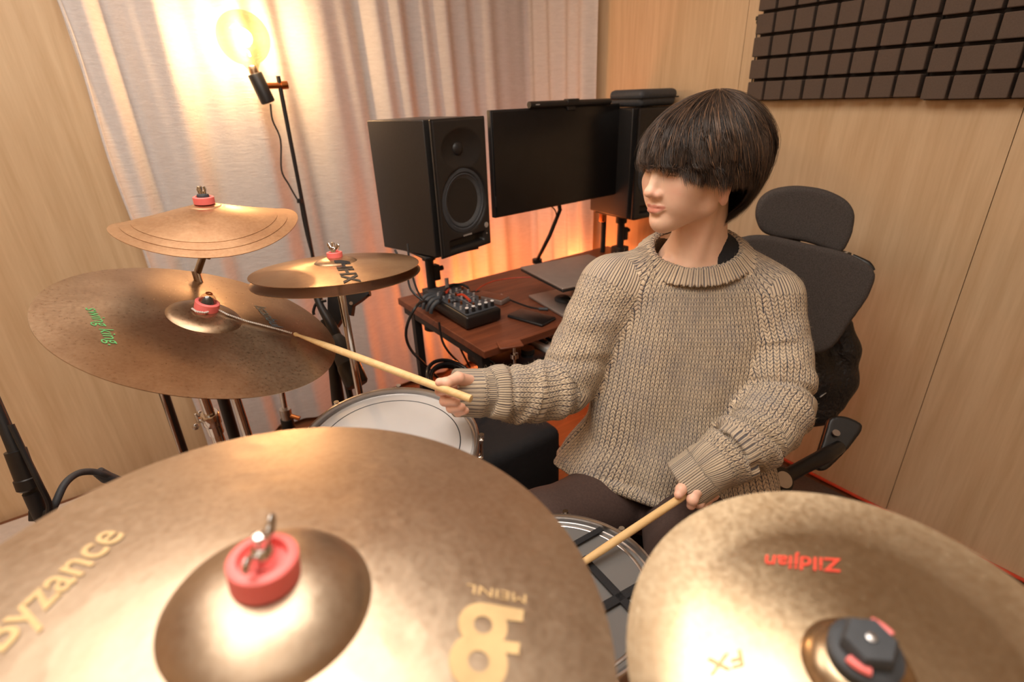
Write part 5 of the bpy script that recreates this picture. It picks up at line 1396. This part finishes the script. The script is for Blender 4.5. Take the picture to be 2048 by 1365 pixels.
def build_sweater():
    h = .0033
    lo = np.array([.36, .16, ZB-.03]); hi = np.array([1.32, 1.06, ZT+.06])
    f = Field(lo, hi, h)
    tb0 = np.min([sec[:, 1]-.27, sec[:, 2]-.27], 1); tb1 = np.max([sec[:, 1]+.27, sec[:, 2]+.27], 1)
    f.do(torso_d, (tb0[0], tb0[1], ZB-.01), (tb1[0], tb1[1], ZT+.05), 0, 'add', .01)
    for key in ('R', 'L'):
        ap_ = np.array([at(*q) for q in ARM[key][0]]); rr_ = max(ARM[key][1])+.02
        f.do(lambda P, key=key: arm_d(P, key), ap_.min(0)-rr_, ap_.max(0)+rr_, .022, 'add', .02)
    f.do(hem_d, (tb0[0], tb0[1], ZB-.02), (tb1[0], tb1[1], ZB+.30), .003, 'add', .01)
    cb = np.array([.13, .13, .10])
    def hole(P):
        rq, w, a = collar_q(P); return np.maximum(rq+.004+np.clip(w, 0, 1)*.8, -w-.05)
    f.do(hole, CC-cb, CC+cb+Z3*.1, .003, 'sub')
    f.do(collar_d, CC-cb-.03, CC+cb+.03, .004, 'add')
    # cuff openings and the turned-back cuff bands
    for key, r0, in (('R', .0455), ('L', .047)):
        a, b = at(*ARM[key][0][-2]), at(*ARM[key][0][-1]); d = (b-a)/np.linalg.norm(b-a); e = b+d*.046
        def band(P, a=a, b=b, d=d, r0=r0):
            q = P-(b+d*.020); t = q@d; rad = np.linalg.norm(q-t[..., None]*d, axis=-1)
            return np.hypot(np.maximum(np.abs(rad-(r0-.006))-.004, 0), np.maximum(np.abs(t)-.026, 0))-.0045
        f.do(band, b-.1, b+.1, .006)
        f.cap(b-d*.01, b+d*.10, r0-.012, r0-.011, .003, 'sub')
    V, F = f.mesh(); V = smooth_mesh(V, F, 1, .4)
    o = mesh_obj('sweater', V, F, 'knit', person, autosmooth=False)
    # knit coordinates per region
    Cn = V[F].mean(1)
    ds = np.stack([torso_d(Cn), arm_d(Cn, 'R')-.004, arm_d(Cn, 'L')-.004, collar_d(Cn)-.003, hem_d(Cn)-.002], 1)
    reg = ds.argmin(1)
    u, v, z, a, b = torso_q(V); ang = np.arctan2(v, u)
    uv = np.zeros((5, len(V), 2)); angs = [None]*5
    # front columns stay vertical: use the side-to-side distance, wrapped by angle
    angs[0] = ang; uv[0] = np.stack([ang*.20, z], 1)
    for i, key in ((1, 'R'), (2, 'L')):
        _, S, A, R, L = arm_q(V, key); angs[i] = A; uv[i] = np.stack([A*.062, S], 1)
    rq, w, a2 = collar_q(V); angs[3] = a2; uv[3] = np.stack([a2*.092, w+rq], 1)
    angs[4] = ang; uv[4] = np.stack([ang*.20, z*1.4], 1)
    per = [.20, .062, .062, .092, .20]
    UV = np.zeros((len(F), 4, 2))
    for k in range(5):
        m = reg == k
        if not m.any(): continue
        c = uv[k][F[m]]; an = angs[k][F[m]]
        wrap = (an.max(1)-an.min(1)) > PI
        add = (an < 0) & wrap[:, None]; c[..., 0] += add*2*PI*per[k]
        UV[m] = c
    lay = o.data.uv_layers.new(name='UVMap'); lay.data.foreach_set('uv', UV.reshape(-1))
    return V, F
SWV, SWF = build_sweater()
def fuzz():
    rg = np.random.default_rng(5); n = 16000
    i = rg.integers(0, len(SWF), n); A, B, C_ = SWV[SWF[i, 0]], SWV[SWF[i, 1]], SWV[SWF[i, 3]]
    nn = np.cross(B-A, C_-A); nn /= np.linalg.norm(nn, axis=1, keepdims=True)+1e-12
    d = nn*.8+rg.normal(size=(n, 3))*.7; d /= np.linalg.norm(d, axis=1, keepdims=True); e = rg.normal(size=(n, 3))*.6
    L = rg.uniform(.002, .0055, (n, 1)); t = np.cross(d, rg.normal(size=(n, 3))); t /= np.linalg.norm(t, axis=1, keepdims=True); w = .00011
    P = [A+d*L*k+e*L*k*k for k in (0, .5, 1)]
    V = np.stack([P[0]-t*w, P[0]+t*w, P[1]-t*w, P[1]+t*w, P[2]], 1).reshape(-1, 3)
    b = np.arange(n)[:, None]*5; F = np.concatenate([b+[0, 1, 3, 2]]).tolist()+np.concatenate([b+[2, 3, 4]]).tolist()
    o = mesh_obj('fuzz', V, F, 'fuzz', person, autosmooth=False); tag(o, kind='stuff')
fuzz()
# black undershirt showing in the neck opening
f = Field(CC-.16, CC+.16, .003)
_r, _P = f.sl(CC-.16, CC+.16); _q = (_P-CC)
_rq, _w, _a = collar_q(_P)
_d = np.maximum(np.abs(_w+.002+_rq*.75)-.004, np.abs(_rq+.024)-.020)
_side = (_q@ce1); _d = np.maximum(_d, .034-_side)
f.D = _d.astype(np.float32); V, F = f.mesh()
soft_obj('undershirt', [(smooth_mesh(V, F, 1), F)], 'teeblack', person)

# hair -------------------------------------------------------------
HC = np.array([0, -.039, .012]); HR = np.array([.106, .143, .109])
_EZ = np.array([(-180, -.060), (-150, -.090), (-120, -.140), (-90, -.155), (-60, -.150), (-35, -.112), (-15, -.052), (5, -.036), (25, -.032), (50, -.012), (75, .008), (90, .011), (105, .008), (130, -.006), (155, -.034), (180, -.060)])
def end_z(phi): return np.interp(np.degrees(phi), _EZ[:, 0], _EZ[:, 1])
def shrink_k(phi, dn):
    back = np.maximum(0, -np.sin(phi)); side = np.abs(np.cos(phi))
    return np.where(np.sin(phi) > .2, 1-dn*1.2, 1-np.clip(dn/.14, 0, 2)**2.3*(.50*back+.34*side+.04))
def hair():
    rg = np.random.default_rng(11); N = 21000; nseg = 15; NC = 620
    cphi = rg.uniform(-PI, PI, NC); clay = 1-np.abs(rg.normal(size=NC))*.035; cdrop = rg.normal(size=NC)*.0055; csw = rg.normal(size=NC)*.16+.22
    cwav = rg.uniform(0, 6.28, NC); camp = rg.uniform(.0015, .0075, NC); ccol = rg.random(NC); cshort = (rg.random(NC) < .30)*rg.uniform(.008, .055, NC)
    c = rg.integers(0, NC, N); fly = rg.random(N) < .045
    phi0 = cphi[c]+rg.normal(size=N)*.055; lay = np.clip(clay[c]-np.abs(rg.normal(size=N))*.012, .80, 1.02); lay = np.where(fly, rg.uniform(1.0, 1.045, N), lay)
    drop = cdrop[c]+rg.normal(size=N)*.0035+cshort[c]; w = np.where(fly, .00030, rg.uniform(.00038, .00072, N))
    start = np.where(rg.random(N) < .6, rg.uniform(.02, .16, N), rg.uniform(.1, .9, N))
    ez = end_z((phi0+PI) % (2*PI)-PI)+drop+(1-lay)*.08*rg.random(N)
    t = np.linspace(0, 1, nseg+1)[None]; frac = .68
    th = start[:, None]+(PI/2-start[:, None])*np.clip(t/frac, 0, 1); u = np.clip((t-frac)/(1-frac), 0, 1)
    # converge towards the clump centre line near the tips
    ph = phi0[:, None]+(cphi[c]-phi0)[:, None]*.5*t**2
    zz = np.where(t < frac, HC[2]+HR[2]*np.cos(th)*lay[:, None], HC[2]+(ez[:, None]-HC[2])*u)
    up_end = ez > HC[2]
    zz = np.where(up_end[:, None] & (t >= frac), np.maximum(HC[2]+(ez[:, None]-HC[2])*u, -1), zz)
    dn = np.maximum(0, HC[2]-zz)
    k = np.where(t < frac, np.sin(th), 1)*lay[:, None]*np.where(t < frac, 1, shrink_k(ph, dn))
    # fringe that ends above the equator: stop the arc early instead
    thE = np.arccos(np.clip((ez-HC[2])/HR[2], 0, 1)); ea = np.minimum(thE, PI/2)
    thf = start[:, None]+(ea[:, None]-start[:, None])*t
    zz = np.where(up_end[:, None], HC[2]+HR[2]*np.cos(thf)*lay[:, None], zz); k = np.where(up_end[:, None], np.sin(thf)*lay[:, None], k)
    a = ph+csw[c][:, None]*(1-t)**2*1.3+rg.normal(size=N)[:, None]*.05*(1-t)
    mixk = (1-t)**2
    x = np.cos(a)*HR[0]*k; y = np.sin(a)*HR[1]*k*(1-mixk*.2)-.022*mixk
    A2 = camp[c][:, None]*t**1.5; wv_ = cwav[c][:, None]
    # lumps: whole locks lift off the head and curl
    lift = 1+.035*np.sin(wv_*3+t*4.2)*np.sin(PI*np.clip(t*1.1, 0, 1))*(camp[c][:, None]/.005)
    x *= lift; y *= lift
    x = x+A2*np.sin(wv_+t*8)*1.6; y = y+A2*np.cos(wv_+t*7)*1.6; zz = zz+A2*.6*np.sin(wv_*2+t*6)
    e = np.clip(t-.78, 0, 1)*4.5; j = rg.normal(size=(N, 2))*.0022
    x = x+e*j[:, :1]; y = y+e*j[:, 1:]
    L = np.stack([x, y, zz], -1); L[..., 0] += HC[0]; L[..., 1] += HC[1]
    P = HO+L@HA
    T = np.gradient(P, axis=1); T /= np.linalg.norm(T, axis=2, keepdims=True)+1e-9
    out = P-HL(*HC); out /= np.linalg.norm(out, axis=2, keepdims=True); sd = np.cross(T, out); sd /= np.linalg.norm(sd, axis=2, keepdims=True)+1e-9
    ww = w[:, None, None]*np.interp(np.linspace(0, 1, nseg+1), [0, .2, .75, 1], [.7, 1, .9, .1])[None, :, None]
    V = np.stack([P-sd*ww, P+sd*ww, P+out*ww*.6], 2).reshape(-1, 3); ns = (nseg+1)*3
    cc = .55*ccol[c]+.45*rg.random(N)*.8; cc = np.where(rg.random(N) < .10, .95, np.minimum(cc, .88))
    col = np.repeat(cc, ns)
    b = np.array([(i*3+q, i*3+(q+1) % 3, (i+1)*3+(q+1) % 3, (i+1)*3+q) for i in range(nseg) for q in range(3)])
    F = (b[None]+(np.arange(N)*ns)[:, None, None]).reshape(-1, 4)
    f = Field(HO-.19, HO+.19, .004)
    rr, Pg = f.sl(HO-.19, HO+.19); q = (Pg-HO)@HA.T-HC
    phi = np.arctan2(q[..., 1]/HR[1], q[..., 0]/HR[0]); ez = end_z(phi)+.014+.022*np.maximum(0, -np.sin(phi))
    dn = np.maximum(-q[..., 2], 0); zr = np.maximum(q[..., 2], 0)/HR[2]; rad = np.hypot(q[..., 0]/HR[0], q[..., 1]/HR[1])
    k0 = np.sqrt((rad/np.maximum(shrink_k(phi, dn), .3))**2+zr**2)
    d = np.maximum((k0-.93)*.10, ez-(q[..., 2]+HC[2]))
    d = np.maximum(d, -np.where(q[..., 2] < .045, (k0-.80)*.10, .1*(k0+1)))
    f.D = d.astype(np.float32); hv, hf = f.mesh(); hv = smooth_mesh(hv, hf, 1)
    n0 = len(V); V = np.concatenate([V, hv]); F = np.concatenate([F, hf+n0]); col = np.concatenate([col, np.full(len(hv), .15)])
    o = mesh_obj('hair', V, F, 'hair', person, autosmooth=False)
    set_color(o, 'strand', np.stack([col]*3, 1))
hair()

# drum throne, sticks ------------------------------------------------
r = thing('drum_throne', (hipc[0], hipc[1], 0), 'round black drum stool under the seated drummer', 'stool')
MB().lathe((hipc[0], hipc[1], hipc[2]-.205), (0, 0, 1), [(.001, 0), (.16, 0), (.175, .02), (.175, .06), (.16, .078), (.001, .082)], 48).build('seat', 'blackmatte', r)
MB().cyl((hipc[0], hipc[1], .08), (hipc[0], hipc[1], hipc[2]-.20), .018).build('post', 'chrome', r)
tripod(r, (hipc[0], hipc[1]), .28, .22, rot=2.0)
def stick(a, b, label):
    a = np.asarray(a); b = np.asarray(b); d = b-a; L = np.linalg.norm(d); d /= L
    prof = [(.0008, 0), (.0030, .0006), (.0042, .0025), (.0046, .0055), (.0040, .009), (.0031, .012), (.0032, .016), (.0046, .045), (.0064, .085), (.0071, .12), (.0073, L*.45), (.0073, L-.004), (.0066, L-.001), (.003, L)]
    o = top(MB().lathe(a, d, prof, 24), 'drumstick', 'stick', label, 'drumstick', a, 'pair of drumsticks'); return o
tipz = ride.surf(*ride.loc(587, 673), .006)
bt = at(943, 799, .925)
print('stick len', np.linalg.norm(tipz-bt))
stick(tipz, bt, 'worn wooden drumstick in the right hand, its tip on the ride cymbal')
tp2 = on_sn(1095, 1173, .007)
b2 = at(1368, 992, .975); dd2 = (b2-tp2)/np.linalg.norm(b2-tp2)
print('stick2 len', np.linalg.norm(tp2-b2)); print('proj check', tp2)
stick(tp2, b2+dd2*max(.03, .406-np.linalg.norm(tp2-b2)), 'wooden drumstick in the left hand pointing down at the snare drum')
